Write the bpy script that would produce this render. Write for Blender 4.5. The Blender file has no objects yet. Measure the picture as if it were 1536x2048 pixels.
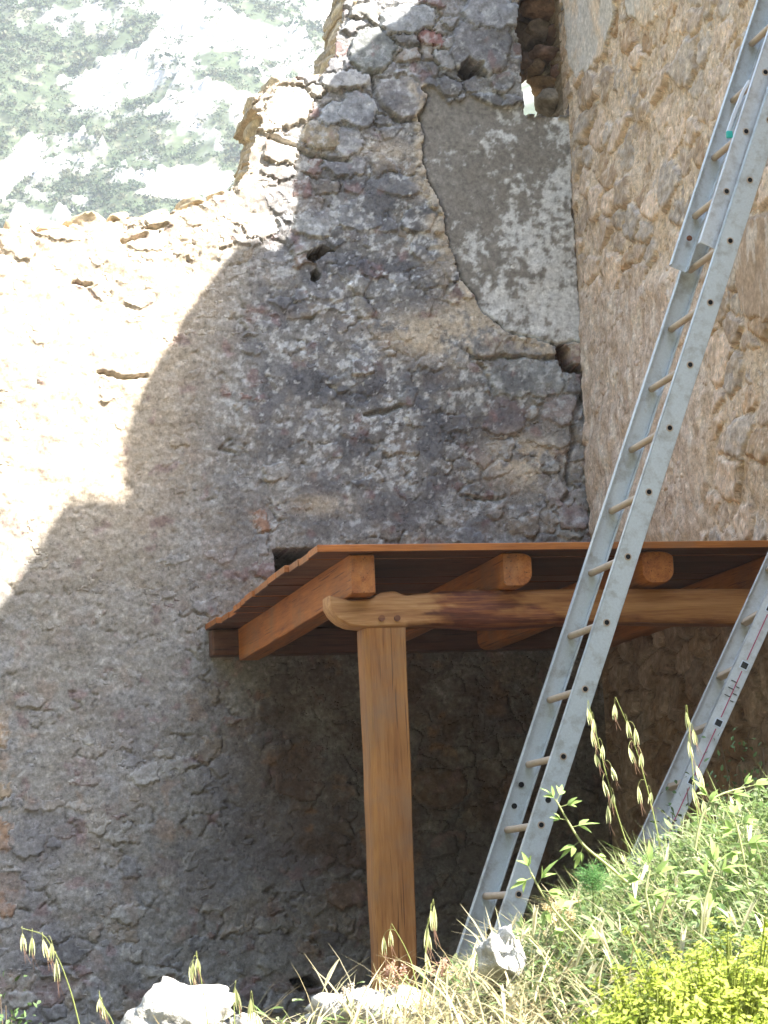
import bpy, bmesh, math, random
import numpy as np
from mathutils import Vector, Matrix, noise as mnoise

random.seed(7)
RNG = np.random.default_rng(11)
SC = bpy.context.scene
COL = SC.collection
rad = math.radians

# ------------------------------------------------------------------ camera
FPX, IW, IH = 5000.0, 1536.0, 2048.0
PITCH, ROLL, YAW = 0.157288, -0.045192, 0.240300
def cam_axes():
    f0 = np.array([math.sin(YAW), math.cos(YAW), 0]); r0 = np.array([math.cos(YAW), -math.sin(YAW), 0]); u0 = np.array([0, 0, 1.])
    f = math.cos(PITCH)*f0 + math.sin(PITCH)*u0
    u = -math.sin(PITCH)*f0 + math.cos(PITCH)*u0
    r = math.cos(ROLL)*r0 + math.sin(ROLL)*u
    u2 = -math.sin(ROLL)*r0 + math.cos(ROLL)*u
    return r, u2, f
CR, CU, CF = cam_axes()
cam_data = bpy.data.cameras.new('camera')
cam = bpy.data.objects.new('camera', cam_data); COL.objects.link(cam)
m = Matrix(((CR[0], CU[0], -CF[0], 0), (CR[1], CU[1], -CF[1], 0), (CR[2], CU[2], -CF[2], 0), (0, 0, 0, 1)))
cam.matrix_world = m
cam_data.sensor_fit = 'VERTICAL'; cam_data.sensor_height = 24.0
cam_data.lens = 24.0*FPX/IH
cam_data.clip_start = 0.1; cam_data.clip_end = 3000
cam_data.dof.use_dof = True; cam_data.dof.focus_distance = 11.0; cam_data.dof.aperture_fstop = 16.0
SC.camera = cam

# ------------------------------------------------------------------ sky, sun, exposure
SUN_PHI, SUN_EL = rad(52), rad(48)        # azimuth off the back wall's normal, towards +x; elevation
world = bpy.data.worlds.new('World'); SC.world = world; world.use_nodes = True
nt = world.node_tree
bg = nt.nodes['Background']
sky = nt.nodes.new('ShaderNodeTexSky'); sky.sky_type = 'NISHITA'; sky.sun_disc = False
sky.sun_elevation = SUN_EL; sky.sun_rotation = math.pi - SUN_PHI
sky.air_density = 1.0; sky.dust_density = 1.5
nt.links.new(sky.outputs[0], bg.inputs[0]); bg.inputs[1].default_value = 0.105
sun_d = bpy.data.lights.new('sun', 'SUN'); sun_d.energy = 5.0; sun_d.angle = rad(0.55); sun_d.color = (1.0, 0.95, 0.86)
sun = bpy.data.objects.new('sun', sun_d); COL.objects.link(sun)
to_sun = Vector((math.sin(SUN_PHI)*math.cos(SUN_EL), -math.cos(SUN_PHI)*math.cos(SUN_EL), math.sin(SUN_EL)))
sun.rotation_euler = to_sun.to_track_quat('Z', 'Y').to_euler()
SC.view_settings.view_transform = 'Standard'; SC.view_settings.look = 'None'
SC.view_settings.gamma = 1.0; SC.view_settings.use_curve_mapping = False
SC.view_settings.exposure = 2.95

# ------------------------------------------------------------------ measuring helpers
def AT(px, py, Y):
    d = CF*FPX + CR*(px-IW/2) - CU*(py-IH/2)
    return d*(Y/d[1])
def ATX(px, py, X):
    d = CF*FPX + CR*(px-IW/2) - CU*(py-IH/2)
    return d*(X/d[0])
def PIX(x, y, z):
    w = x*CF[0]+y*CF[1]+z*CF[2]
    return IW/2 + FPX*(x*CR[0]+y*CR[1]+z*CR[2])/w, IH/2 - FPX*(x*CU[0]+y*CU[1]+z*CU[2])/w

# ------------------------------------------------------------------ numpy noise
def _hash(ix, iy, seed):
    h = (ix.astype(np.int64)*374761393 + iy.astype(np.int64)*668265263 + seed*1442695041) & 0xffffffff
    h = ((h ^ (h >> 13))*1274126177) & 0xffffffff
    h = (h ^ (h >> 16)) & 0xffffffff
    h = (h*2246822519) & 0xffffffff
    return ((h ^ (h >> 15)) & 0xffffff).astype(np.float64)/0xffffff
def vnoise(x, y, seed=0):
    x0 = np.floor(x); y0 = np.floor(y); fx = x-x0; fy = y-y0
    ux = fx*fx*fx*(fx*(fx*6-15)+10); uy = fy*fy*fy*(fy*(fy*6-15)+10)
    def g(ax, ay):
        a = _hash(x0+ax, y0+ay, seed)*2*math.pi
        return np.cos(a)*(fx-ax)+np.sin(a)*(fy-ay)
    n0 = g(0, 0)*(1-ux)+g(1, 0)*ux; n1 = g(0, 1)*(1-ux)+g(1, 1)*ux
    return (n0*(1-uy)+n1*uy)*1.5
def fbm(x, y, scale, octv=4, seed=0, gain=.5, lac=2.03):
    s = np.zeros_like(x); a = 1.0; t = 0
    for o in range(octv):
        s += a*vnoise(x/scale+17.3*o, y/scale-9.1*o, seed+o*13); t += a; a *= gain; scale /= lac
    return s/t*1.3
def ridged(x, y, scale, octv=3, seed=0):
    s = np.zeros_like(x); a = 1.0; t = 0
    for o in range(octv):
        s += a*(1-2*np.abs(vnoise(x/scale+7.7*o, y/scale+3.1*o, seed+o*7))); t += a; a *= .5; scale /= 2.1
    return s/t
def sstep(a, b, x):
    t = np.clip((x-a)/(b-a), 0, 1); return t*t*(3-2*t)
def in_poly(px, py, poly):
    inside = np.zeros(px.shape, bool); n = len(poly)
    for i in range(n):
        x1, y1 = poly[i]; x2, y2 = poly[(i+1) % n]
        if y1 == y2: continue
        c = ((y1 > py) != (y2 > py)) & (px < (x2-x1)*(py-y1)/(y2-y1)+x1)
        inside ^= c
    return inside
def dist_polyline(px, py, pts):
    d = np.full(px.shape, 1e9)
    for (x1, y1), (x2, y2) in zip(pts[:-1], pts[1:]):
        vx, vy = x2-x1, y2-y1; L = vx*vx+vy*vy
        t = np.clip(((px-x1)*vx+(py-y1)*vy)/L, 0, 1)
        d = np.minimum(d, np.hypot(px-x1-t*vx, py-y1-t*vy))
    return d
def voronoi(u, v, seed, wmax=.28, jit=.85):
    iu = np.floor(u); iv = np.floor(v)
    F1 = np.full(u.shape, 1e9); F2 = F1.copy(); ID = np.zeros(u.shape, np.int64)
    CX = np.zeros(u.shape); CY = np.zeros(u.shape)
    for a in range(-2, 3):
        for b in range(-2, 3):
            cx = iu+a; cy = iv+b
            sx = cx+.5+jit*(_hash(cx, cy, seed)-.5) + .5*(np.mod(cy, 2)); sy = cy+.5+jit*(_hash(cx, cy, seed+1)-.5)
            w = wmax*_hash(cx, cy, seed+2)
            d = np.hypot(u-sx, v-sy)-w
            m1 = d < F1
            F2 = np.where(m1, F1, np.minimum(F2, d))
            ID = np.where(m1, (cx.astype(np.int64)+500)*2003+(cy.astype(np.int64)+500), ID)
            CX = np.where(m1, sx, CX); CY = np.where(m1, sy, CY)
            F1 = np.minimum(F1, d)
    return F1, F2, ID, CX, CY
def hid(ID, seed):
    return _hash(ID, ID*0+seed, seed*31+5)

# ------------------------------------------------------------------ mesh helpers
def np_mesh(name, V, quads=None, tris=None, col=None, smooth=True, nflat=0):
    me = bpy.data.meshes.new(name)
    V = np.asarray(V, np.float32)
    L = []; starts = []; n = 0
    if quads is not None and len(quads):
        q = np.asarray(quads, np.int32); L.append(q.ravel()); starts.append(np.arange(len(q))*4); n += len(q)*4
    if tris is not None and len(tris):
        t = np.asarray(tris, np.int32); L.append(t.ravel()); starts.append(n+np.arange(len(t))*3); n += len(t)*3
    L = np.concatenate(L); starts = np.concatenate(starts).astype(np.int32)
    me.vertices.add(len(V)); me.vertices.foreach_set('co', V.ravel())
    me.loops.add(len(L)); me.loops.foreach_set('vertex_index', L.astype(np.int32))
    me.polygons.add(len(starts)); me.polygons.foreach_set('loop_start', starts)
    sm = np.full(len(starts), smooth, bool)
    if nflat: sm[-nflat:] = False
    me.update(calc_edges=True)
    me.polygons.foreach_set('use_smooth', sm)
    if col is not None:
        a = me.color_attributes.new('Col', 'FLOAT_COLOR', 'POINT')
        c = np.ones((len(V), 4), np.float32); c[:, :3] = col; a.data.foreach_set('color', c.ravel())
    me.validate()
    return me
def link(name, data, mat=None, parent=None):
    o = bpy.data.objects.new(name, data); COL.objects.link(o)
    if mat is not None and data is not None: data.materials.append(mat)
    if parent is not None: o.parent = parent
    return o
def tag(o, label=None, cat=None, group=None, kind=None):
    if label: o['label'] = label
    if cat: o['category'] = cat
    if group: o['group'] = group
    if kind: o['kind'] = kind
    return o
def empty(name, loc=(0, 0, 0)):
    o = bpy.data.objects.new(name, None); COL.objects.link(o); o.location = loc; o.empty_display_size = .1
    bpy.context.view_layer.update()
    return o
def put(o, parent):
    o.parent = parent; o.matrix_parent_inverse = Matrix.Translation(-Vector(parent.location)) if parent.type == 'EMPTY' else Matrix()
    return o

# ------------------------------------------------------------------ materials
MATS = {}
def nodes_of(name):
    mt = bpy.data.materials.new(name); mt.use_nodes = True; MATS[name] = mt
    t = mt.node_tree; return mt, t, t.nodes, t.links, t.nodes['Principled BSDF']
def N(t, typ, **kw):
    n = t.nodes.new(typ)
    for k, v in kw.items():
        if k.startswith('i_'):
            n.inputs[k[2:].replace('_', ' ')].default_value = v
        else: setattr(n, k, v)
    return n
def mat_masonry(name, rough=.92, fine=(55., 170.), bump=.5, var=.35, speck=.45):
    mt, t, nd, lk, b = nodes_of(name)
    at = N(t, 'ShaderNodeAttribute', attribute_name='Col')
    geo = N(t, 'ShaderNodeNewGeometry')
    n1 = N(t, 'ShaderNodeTexNoise', i_Scale=fine[0], i_Detail=6.0, i_Roughness=.65)
    n2 = N(t, 'ShaderNodeTexNoise', i_Scale=fine[1], i_Detail=4.0, i_Roughness=.7)
    lk.new(geo.outputs['Position'], n1.inputs['Vector']); lk.new(geo.outputs['Position'], n2.inputs['Vector'])
    mr = N(t, 'ShaderNodeMapRange'); mr.inputs['From Min'].default_value = .3; mr.inputs['From Max'].default_value = .7
    mr.inputs['To Min'].default_value = 1-var; mr.inputs['To Max'].default_value = 1+var
    lk.new(n1.outputs[0], mr.inputs[0])
    vm = N(t, 'ShaderNodeVectorMath', operation='SCALE'); lk.new(at.outputs['Color'], vm.inputs[0]); lk.new(mr.outputs[0], vm.inputs['Scale'])
    n3 = N(t, 'ShaderNodeTexNoise', i_Scale=fine[0]*.55, i_Detail=10.0, i_Roughness=.78); lk.new(geo.outputs['Position'], n3.inputs['Vector'])
    sp = N(t, 'ShaderNodeValToRGB'); e = sp.color_ramp.elements; g0 = 1-speck; g1 = 1+speck*1.1
    e[0].position = .36; e[0].color = (g0, g0, g0*1.02, 1); e[1].position = .64; e[1].color = (g1, g1, g1, 1)
    x = e.new(.46); x.color = (.95, .95, .95, 1); x = e.new(.55); x.color = (1.05, 1.05, 1.05, 1)
    lk.new(n3.outputs[0], sp.inputs[0])
    v2 = N(t, 'ShaderNodeVectorMath', operation='MULTIPLY'); lk.new(vm.outputs[0], v2.inputs[0]); lk.new(sp.outputs[0], v2.inputs[1])
    lk.new(v2.outputs[0], b.inputs['Base Color'])
    ad = N(t, 'ShaderNodeMath', operation='ADD'); lk.new(n1.outputs[0], ad.inputs[0]); lk.new(n2.outputs[0], ad.inputs[1])
    bp = N(t, 'ShaderNodeBump', i_Strength=bump, i_Distance=.012); lk.new(ad.outputs[0], bp.inputs['Height']); lk.new(bp.outputs[0], b.inputs['Normal'])
    b.inputs['Roughness'].default_value = rough; b.inputs['Specular IOR Level'].default_value = .2
    return mt
def mat_wood(name, axis, c_lo, c_hi, c_dark, rough=.55, ring=16.0):
    mt, t, nd, lk, b = nodes_of(name)
    geo = N(t, 'ShaderNodeNewGeometry'); oi = N(t, 'ShaderNodeObjectInfo')
    mp = N(t, 'ShaderNodeMapping')
    s = [ring, ring, ring]; s['xyz'.index(axis)] = ring*.06
    mp.inputs['Scale'].default_value = s
    vo = N(t, 'ShaderNodeVectorMath', operation='ADD'); lk.new(geo.outputs['Position'], vo.inputs[0])
    cm = N(t, 'ShaderNodeMath', operation='MULTIPLY'); cm.inputs[1].default_value = 37.0; lk.new(oi.outputs['Random'], cm.inputs[0])
    lk.new(cm.outputs[0], vo.inputs[1]); lk.new(vo.outputs[0], mp.inputs['Vector'])
    n1 = N(t, 'ShaderNodeTexNoise', i_Scale=1.6, i_Detail=7.0, i_Roughness=.62, i_Distortion=.6); lk.new(mp.outputs[0], n1.inputs['Vector'])
    n2 = N(t, 'ShaderNodeTexNoise', i_Scale=9.0, i_Detail=3.0, i_Roughness=.6); lk.new(mp.outputs[0], n2.inputs['Vector'])
    n3 = N(t, 'ShaderNodeTexNoise', i_Scale=5.0, i_Detail=2.0); lk.new(geo.outputs['Position'], n3.inputs['Vector'])
    cr = N(t, 'ShaderNodeValToRGB'); e = cr.color_ramp.elements
    e[0].position = .32; e[0].color = (*c_dark, 1); e[1].position = .68; e[1].color = (*c_hi, 1)
    x = e.new(.48); x.color = (*c_lo, 1)
    mx = N(t, 'ShaderNodeMath', operation='MULTIPLY_ADD'); mx.inputs[1].default_value = .35; lk.new(n2.outputs[0], mx.inputs[0])
    m2 = N(t, 'ShaderNodeMath', operation='MULTIPLY'); m2.inputs[1].default_value = .65; lk.new(n1.outputs[0], m2.inputs[0]); lk.new(m2.outputs[0], mx.inputs[2])
    lk.new(mx.outputs[0], cr.inputs[0])
    mr = N(t, 'ShaderNodeMapRange'); mr.inputs['To Min'].default_value = .72; mr.inputs['To Max'].default_value = 1.25; lk.new(n3.outputs[0], mr.inputs[0])
    mo = N(t, 'ShaderNodeMapRange'); mo.inputs['To Min'].default_value = .8; mo.inputs['To Max'].default_value = 1.15; lk.new(oi.outputs['Random'], mo.inputs[0])
    mm = N(t, 'ShaderNodeMath', operation='MULTIPLY'); lk.new(mr.outputs[0], mm.inputs[0]); lk.new(mo.outputs[0], mm.inputs[1])
    vm = N(t, 'ShaderNodeVectorMath', operation='SCALE'); lk.new(cr.outputs[0], vm.inputs[0]); lk.new(mm.outputs[0], vm.inputs['Scale'])
    m4 = N(t, 'ShaderNodeMapping'); s4 = [90., 90., 90.]; s4['xyz'.index(axis)] = 2.2; m4.inputs['Scale'].default_value = s4; lk.new(vo.outputs[0], m4.inputs['Vector']); n4 = N(t, 'ShaderNodeTexNoise', i_Scale=1.0, i_Detail=2.0, i_Roughness=.5); lk.new(m4.outputs[0], n4.inputs['Vector'])
    ck = N(t, 'ShaderNodeValToRGB'); e = ck.color_ramp.elements; e[0].position = .315; e[0].color = (.38, .32, .28, 1); e[1].position = .36; e[1].color = (1, 1, 1, 1); lk.new(n4.outputs[0], ck.inputs[0])
    v2 = N(t, 'ShaderNodeVectorMath', operation='MULTIPLY'); lk.new(vm.outputs[0], v2.inputs[0]); lk.new(ck.outputs[0], v2.inputs[1])
    vo2 = N(t, 'ShaderNodeTexVoronoi', i_Scale=3.1); ms = N(t, 'ShaderNodeMapping'); sk = [1.6, 1.6, 1.6]; sk['xyz'.index(axis)] = .7; ms.inputs['Scale'].default_value = sk; lk.new(vo.outputs[0], ms.inputs['Vector']); lk.new(ms.outputs[0], vo2.inputs['Vector'])
    kn = N(t, 'ShaderNodeValToRGB'); e = kn.color_ramp.elements; e[0].position = .035; e[0].color = (.30, .22, .18, 1); e[1].position = .09; e[1].color = (1, 1, 1, 1); lk.new(vo2.outputs['Distance'], kn.inputs[0])
    v3 = N(t, 'ShaderNodeVectorMath', operation='MULTIPLY'); lk.new(v2.outputs[0], v3.inputs[0]); lk.new(kn.outputs[0], v3.inputs[1])
    n5 = N(t, 'ShaderNodeTexNoise', i_Scale=2.3, i_Detail=6.0, i_Roughness=.7); lk.new(vo.outputs[0], n5.inputs['Vector'])
    gr = N(t, 'ShaderNodeMapRange'); gr.inputs['From Min'].default_value = .5; gr.inputs['From Max'].default_value = .75; gr.inputs['To Max'].default_value = .75; lk.new(n5.outputs[0], gr.inputs[0])
    mg = N(t, 'ShaderNodeMix', data_type='RGBA'); lk.new(gr.outputs[0], mg.inputs[0]); lk.new(v3.outputs[0], mg.inputs[6]); mg.inputs[7].default_value = (.21, .14, .09, 1)
    lk.new(mg.outputs[2], b.inputs['Base Color'])
    bp = N(t, 'ShaderNodeBump', i_Strength=.35, i_Distance=.006); lk.new(mx.outputs[0], bp.inputs['Height']); lk.new(bp.outputs[0], b.inputs['Normal'])
    b.inputs['Roughness'].default_value = rough; b.inputs['Specular IOR Level'].default_value = .35
    return mt
def mat_metal(name, base, rough=.45, metallic=.75):
    mt, t, nd, lk, b = nodes_of(name)
    geo = N(t, 'ShaderNodeNewGeometry')
    n1 = N(t, 'ShaderNodeTexNoise', i_Scale=14.0, i_Detail=6.0, i_Roughness=.7); lk.new(geo.outputs['Position'], n1.inputs['Vector'])
    n2 = N(t, 'ShaderNodeTexNoise', i_Scale=120.0, i_Detail=3.0); lk.new(geo.outputs['Position'], n2.inputs['Vector'])
    cr = N(t, 'ShaderNodeValToRGB'); e = cr.color_ramp.elements
    e[0].position = .27; e[0].color = (base[0]*.62, base[1]*.58, base[2]*.54, 1); e[1].position = .5; e[1].color = (*base, 1)
    lk.new(n1.outputs[0], cr.inputs[0])
    mr = N(t, 'ShaderNodeMapRange'); mr.inputs['To Min'].default_value = .85; mr.inputs['To Max'].default_value = 1.12; lk.new(n2.outputs[0], mr.inputs[0])
    vm = N(t, 'ShaderNodeVectorMath', operation='SCALE'); lk.new(cr.outputs[0], vm.inputs[0]); lk.new(mr.outputs[0], vm.inputs['Scale']); lk.new(vm.outputs[0], b.inputs['Base Color'])
    m3 = N(t, 'ShaderNodeMapRange'); m3.inputs['To Min'].default_value = rough-.1; m3.inputs['To Max'].default_value = rough+.2; lk.new(n1.outputs[0], m3.inputs[0]); lk.new(m3.outputs[0], b.inputs['Roughness'])
    b.inputs['Metallic'].default_value = metallic
    return mt
def mat_plain(name, c, rough=.7, spec=.3, var=.2, scale=40.):
    mt, t, nd, lk, b = nodes_of(name)
    geo = N(t, 'ShaderNodeNewGeometry')
    n1 = N(t, 'ShaderNodeTexNoise', i_Scale=scale, i_Detail=4.0); lk.new(geo.outputs['Position'], n1.inputs['Vector'])
    mr = N(t, 'ShaderNodeMapRange'); mr.inputs['To Min'].default_value = 1-var; mr.inputs['To Max'].default_value = 1+var; lk.new(n1.outputs[0], mr.inputs[0])
    vm = N(t, 'ShaderNodeVectorMath', operation='SCALE'); vm.inputs[0].default_value = c; lk.new(mr.outputs[0], vm.inputs['Scale']); lk.new(vm.outputs[0], b.inputs['Base Color'])
    b.inputs['Roughness'].default_value = rough; b.inputs['Specular IOR Level'].default_value = spec
    return mt
def mat_leaf(name, trans=.4, rough=.6):
    mt, t, nd, lk, b = nodes_of(name)
    at = N(t, 'ShaderNodeAttribute', attribute_name='Col')
    geo = N(t, 'ShaderNodeNewGeometry')
    n1 = N(t, 'ShaderNodeTexNoise', i_Scale=60.0, i_Detail=3.0); lk.new(geo.outputs['Position'], n1.inputs['Vector'])
    mr = N(t, 'ShaderNodeMapRange'); mr.inputs['To Min'].default_value = .75; mr.inputs['To Max'].default_value = 1.25; lk.new(n1.outputs[0], mr.inputs[0])
    vm = N(t, 'ShaderNodeVectorMath', operation='SCALE'); lk.new(at.outputs['Color'], vm.inputs[0]); lk.new(mr.outputs[0], vm.inputs['Scale'])
    lk.new(vm.outputs[0], b.inputs['Base Color']); b.inputs['Roughness'].default_value = rough; b.inputs['Specular IOR Level'].default_value = .25
    tr = N(t, 'ShaderNodeBsdfTranslucent'); lk.new(vm.outputs[0], tr.inputs['Color'])
    mx = N(t, 'ShaderNodeMixShader'); mx.inputs[0].default_value = trans
    lk.new(b.outputs[0], mx.inputs[1]); lk.new(tr.outputs[0], mx.inputs[2]); lk.new(mx.outputs[0], nd['Material Output'].inputs['Surface'])
    return mt
M_stone = mat_masonry('weathered_stone', fine=(38., 140.), bump=.32, var=.25)
M_mortar = mat_masonry('old_lime_mortar', fine=(60., 210.), bump=.32, var=.25)
M_plaster = mat_masonry('flaking_plaster', fine=(45., 190.), bump=.25, var=.25, speck=.3)
M_rock = mat_masonry('pale_limestone', fine=(24., 90.), bump=.8, var=.2, speck=.4)
M_earth = mat_masonry('stony_earth', fine=(30., 120.), bump=.5, var=.3)
WOODC = ((.34, .112, .022), (.48, .18, .040), (.16, .040, .008))
M_wx = mat_wood('sawn_pine_x', 'x', *WOODC); M_wy = mat_wood('sawn_pine_y', 'y', *WOODC); M_wz = mat_wood('sawn_pine_z', 'z', (.33, .142, .040), (.45, .215, .070), (.18, .062, .016))
M_board = mat_wood('shade_toned_board', 'x', (.115, .042, .020), (.19, .075, .035), (.05, .018, .010))  # dark wood tone with the under-roof shade put into its colour
M_hewn = mat_wood('pale_hewn_pine', 'x', (.42, .21, .085), (.58, .34, .16), (.24, .10, .035), ring=26.0)
M_bark = mat_wood('barky_pine', 'x', (.19, .075, .04), (.34, .15, .06), (.07, .025, .014), ring=22.0)
def mat_beam():
    mt = M_wx.copy(); mt.name = 'hewn_log'; t = mt.node_tree; lk = t.links; b = t.nodes['Principled BSDF']
    src = b.inputs['Base Color'].links[0].from_socket
    at = N(t, 'ShaderNodeAttribute', attribute_name='Col'); sp = N(t, 'ShaderNodeSeparateColor'); lk.new(at.outputs['Color'], sp.inputs[0])
    cr = [n for n in t.nodes if n.type == 'VALTORGB'][0]; fac = cr.inputs[0].links[0].from_socket
    def ramp(a, b_, c):
        r = N(t, 'ShaderNodeValToRGB'); e = r.color_ramp.elements; e[0].position = .33; e[0].color = (*a, 1); e[1].position = .66; e[1].color = (*c, 1); x = e.new(.48); x.color = (*b_, 1); lk.new(fac, r.inputs[0]); return r
    hewn = ramp((.26, .11, .04), (.44, .22, .09), (.60, .36, .17)); bark = ramp((.05, .016, .01), (.16, .045, .022), (.42, .17, .05))
    m1 = N(t, 'ShaderNodeMix', data_type='RGBA'); mid = ramp((.20, .07, .02), (.38, .165, .05), (.52, .26, .09)); lk.new(sp.outputs[1], m1.inputs[0]); lk.new(mid.outputs[0], m1.inputs[6]); lk.new(hewn.outputs[0], m1.inputs[7])
    m2 = N(t, 'ShaderNodeMix', data_type='RGBA'); lk.new(sp.outputs[0], m2.inputs[0]); lk.new(m1.outputs[2], m2.inputs[6]); lk.new(bark.outputs[0], m2.inputs[7])
    lk.new(m2.outputs[2], b.inputs['Base Color']); return mt
M_beam = mat_beam()
M_end = mat_plain('pine_end_grain', (.34, .175, .085), var=.35, scale=60.)
M_alu = mat_metal('dull_aluminium', (.60, .66, .70), .48, .55)
M_alu2 = mat_metal('brushed_aluminium', (.62, .65, .68), .42, .6)
M_rung = mat_plain('dusty_rung', (.46, .37, .29), .6, .4, .2, 25.)
M_dark = mat_plain('hollow_shade', (.015, .015, .017), .8, .1, .1)
M_red = mat_plain('red_stripe_print', (.40, .09, .16), .5, .4, .15)
M_ink = mat_plain('black_print', (.02, .02, .022), .5, .4, .1)
M_white = mat_plain('white_plastic', (.62, .68, .78), .4, .5, .08)
M_teal = mat_plain('turquoise_plastic', (.02, .42, .40), .4, .5, .08)
M_leaf = mat_leaf('grass_leaf', .42); M_dleaf = mat_leaf('shrub_leaf', .25)

# ------------------------------------------------------------------ masonry relief engine
def grid_faces(nx, nz):
    i = np.arange(nx-1)[None, :]+np.arange(nz-1)[:, None]*nx
    return np.stack([i, i+1, i+nx+1, i+nx], -1).reshape(-1, 4)
def patch(P, faces, C, back, depth):
    """sub-mesh of the relief (P, faces) with a skirt running back into the wall"""
    u, inv = np.unique(faces, return_inverse=True); F = inv.reshape(-1, 4)
    V = P[u]; C2 = C[u]
    flat = 0
    if depth > 0:
        e = np.concatenate([F[:, [0, 1]], F[:, [1, 2]], F[:, [2, 3]], F[:, [3, 0]]])
        key = np.sort(e, 1); k = key[:, 0].astype(np.int64)*len(V)+key[:, 1]
        _, idx, cnt = np.unique(k, return_index=True, return_counts=True)
        be = e[idx[cnt == 1]]
        bu, binv = np.unique(be, return_inverse=True); be2 = binv.reshape(-1, 2)+len(V)
        V = np.concatenate([V, V[bu]+np.asarray(back)*depth]); C2 = np.concatenate([C2, C2[bu]])
        S = np.stack([be[:, 1], be[:, 0], be2[:, 0], be2[:, 1]], 1)
        F = np.concatenate([F, S]); flat = len(S)
    return V, F, C2, flat
def lerp(C, col, k):
    k = np.asarray(k)[:, None]; return C*(1-k)+np.asarray(col)*k
def build_masonry(root, name_seed, P, faces, keep, sid, C, back, panels, max_stones=300, min_faces=10):
    """P relief points, keep face mask, sid stone id per face (-1 mortar, <=-10 plaster panels)"""
    faces = faces[keep]; sid = sid[keep]
    ids, cnt = np.unique(sid[sid >= 0], return_counts=True)
    order = np.argsort(-cnt); ids = ids[order]; cnt = cnt[order]
    big = ids[:max_stones][cnt[:max_stones] >= min_faces]
    small = np.setdiff1d(ids, big)
    srt = np.argsort(sid, kind='stable'); ss = sid[srt]
    for i in big:
        a, b_ = np.searchsorted(ss, i), np.searchsorted(ss, i, 'right')
        ff = faces[srt[a:b_]]; uu, iv = np.unique(ff, return_inverse=True); iv = iv.reshape(-1, 4); lab = np.arange(len(uu))
        while True:
            mn = lab[iv].min(1); new = lab.copy(); np.minimum.at(new, iv.ravel(), np.repeat(mn, 4)); new = new[new]
            if (new == lab).all(): break
            lab = new
        fl_ = lab[iv[:, 0]]; vals, cn = np.unique(fl_, return_counts=True); mainl = vals[np.argmax(cn)]
        sid[srt[a:b_][fl_ != mainl]] = -1
        V, F, C2, fl = patch(P, ff[fl_ == mainl], C, back, .07)
        put(link('stone', np_mesh('stone', V, F, col=C2, nflat=fl), M_stone), root)
    if len(small):
        V, F, C2, fl = patch(P, faces[np.isin(sid, small)], C, back, .03)
        tag(put(link('small_stones', np_mesh('small_stones', V, F, col=C2, nflat=fl), M_stone), root), kind='stuff')
    V, F, C2, fl = patch(P, faces[sid == -1], C, back, 0)
    put(link('mortar', np_mesh('mortar', V, F, col=C2), M_mortar), root)
    for code, (nm, mt, lab) in panels.items():
        msk = sid == code
        if msk.any():
            V, F, C2, fl = patch(P, faces[msk], C, back, .05)
            o = put(link(nm, np_mesh(nm, V, F, col=C2, nflat=fl), mt), root)
            if lab: o['label'] = lab
    # the wall's thickness: a skirt from every free edge to the far face
    V, F, C2, fl = patch(P, faces, C, back, 0)
    return V, F, C2

def lump(name, loc, size, seed, mat, parent=None, col=(.3, .28, .25), rough=.22, sub=3, rot=(0, 0, 0), cuts=5):
    """an irregular faceted stone"""
    bm = bmesh.new(); bmesh.ops.create_icosphere(bm, subdivisions=sub, radius=1.0)
    V = np.array([v.co[:] for v in bm.verts]); T = np.array([[v.index for v in f.verts] for f in bm.faces]); bm.free()
    rg = np.random.default_rng(seed)
    for _ in range(cuts+4):
        n = rg.normal(size=3); n /= np.linalg.norm(n); h = rg.uniform(.55, .85)
        d = V@n - h; V = V - np.outer(np.where(d > 0, d*.88, 0), n)
    off = rg.uniform(0, 50, 3)
    nz = np.array([mnoise.fractal(Vector(v*1.7+off), .6, 2.1, 5) for v in V])
    nf = np.array([mnoise.noise(Vector(v*7+off)) for v in V])
    V = V*(1+rough*nz[:, None]*.6+rough*.16*nf[:, None])
    V = V*np.asarray(size)
    R_ = np.array(Matrix.Rotation(rot[2], 3, 'Z') @ Matrix.Rotation(rot[1], 3, 'Y') @ Matrix.Rotation(rot[0], 3, 'X'))
    V = V@R_.T + np.asarray(loc)
    c = np.asarray(col)[None, :]*(1+.35*nz[:, None]+.2*nf[:, None]); c = np.clip(c, .02, .9)
    o = link(name, np_mesh(name, V, tris=T, col=c), mat)
    if parent is not None: put(o, parent)
    return o

# ------------------------------------------------------------------ ground
YB = 12.73                                   # face of the back wall
XR = AT(1165, 680, YB)[0]                    # face of the right-hand wall
FLOOR = -0.78
def ground_z(x, y):
    x = np.asarray(x, float); y = np.asarray(y, float)
    crest = np.interp(x, [-3, .4, .95, 1.3, 1.75, 2.1, 2.7, 4.0], [-.62, -.5, -.34, -.30, -.24, -.12, .075, .26])
    front = crest-.085*np.clip(6.4-y, 0, None)**1.15
    front = np.maximum(front, -1.55-.02*np.clip(-y, 0, None))
    k = sstep(6.5, 8.3, y)
    back = FLOOR+0*x
    z = front*(1-k)+back*k
    z = z-np.where(y > 13.6, (y-13.6)*.32, 0)
    z = z+.03*fbm(x, y, .9, 4, 3)*(1-.5*k)
    return z
def nonuni(a, b, lo, hi, fine, ratio=1.18):
    s = list(np.arange(a, b+1e-6, fine)); st = fine
    x = s[-1]
    while x < hi: st *= ratio; x += st; s.append(x)
    st = fine; x = a; pre = []
    while x > lo: st *= ratio; x -= st; pre.append(x)
    return np.array(pre[::-1]+s)
gx = nonuni(-.5, 4.5, -60, 70, .05); gy = nonuni(3.2, 9.5, -60, 90, .05)
GX, GY = np.meshgrid(gx, gy); GX = GX.ravel(); GY = GY.ravel(); GZ = ground_z(GX, GY)
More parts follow.
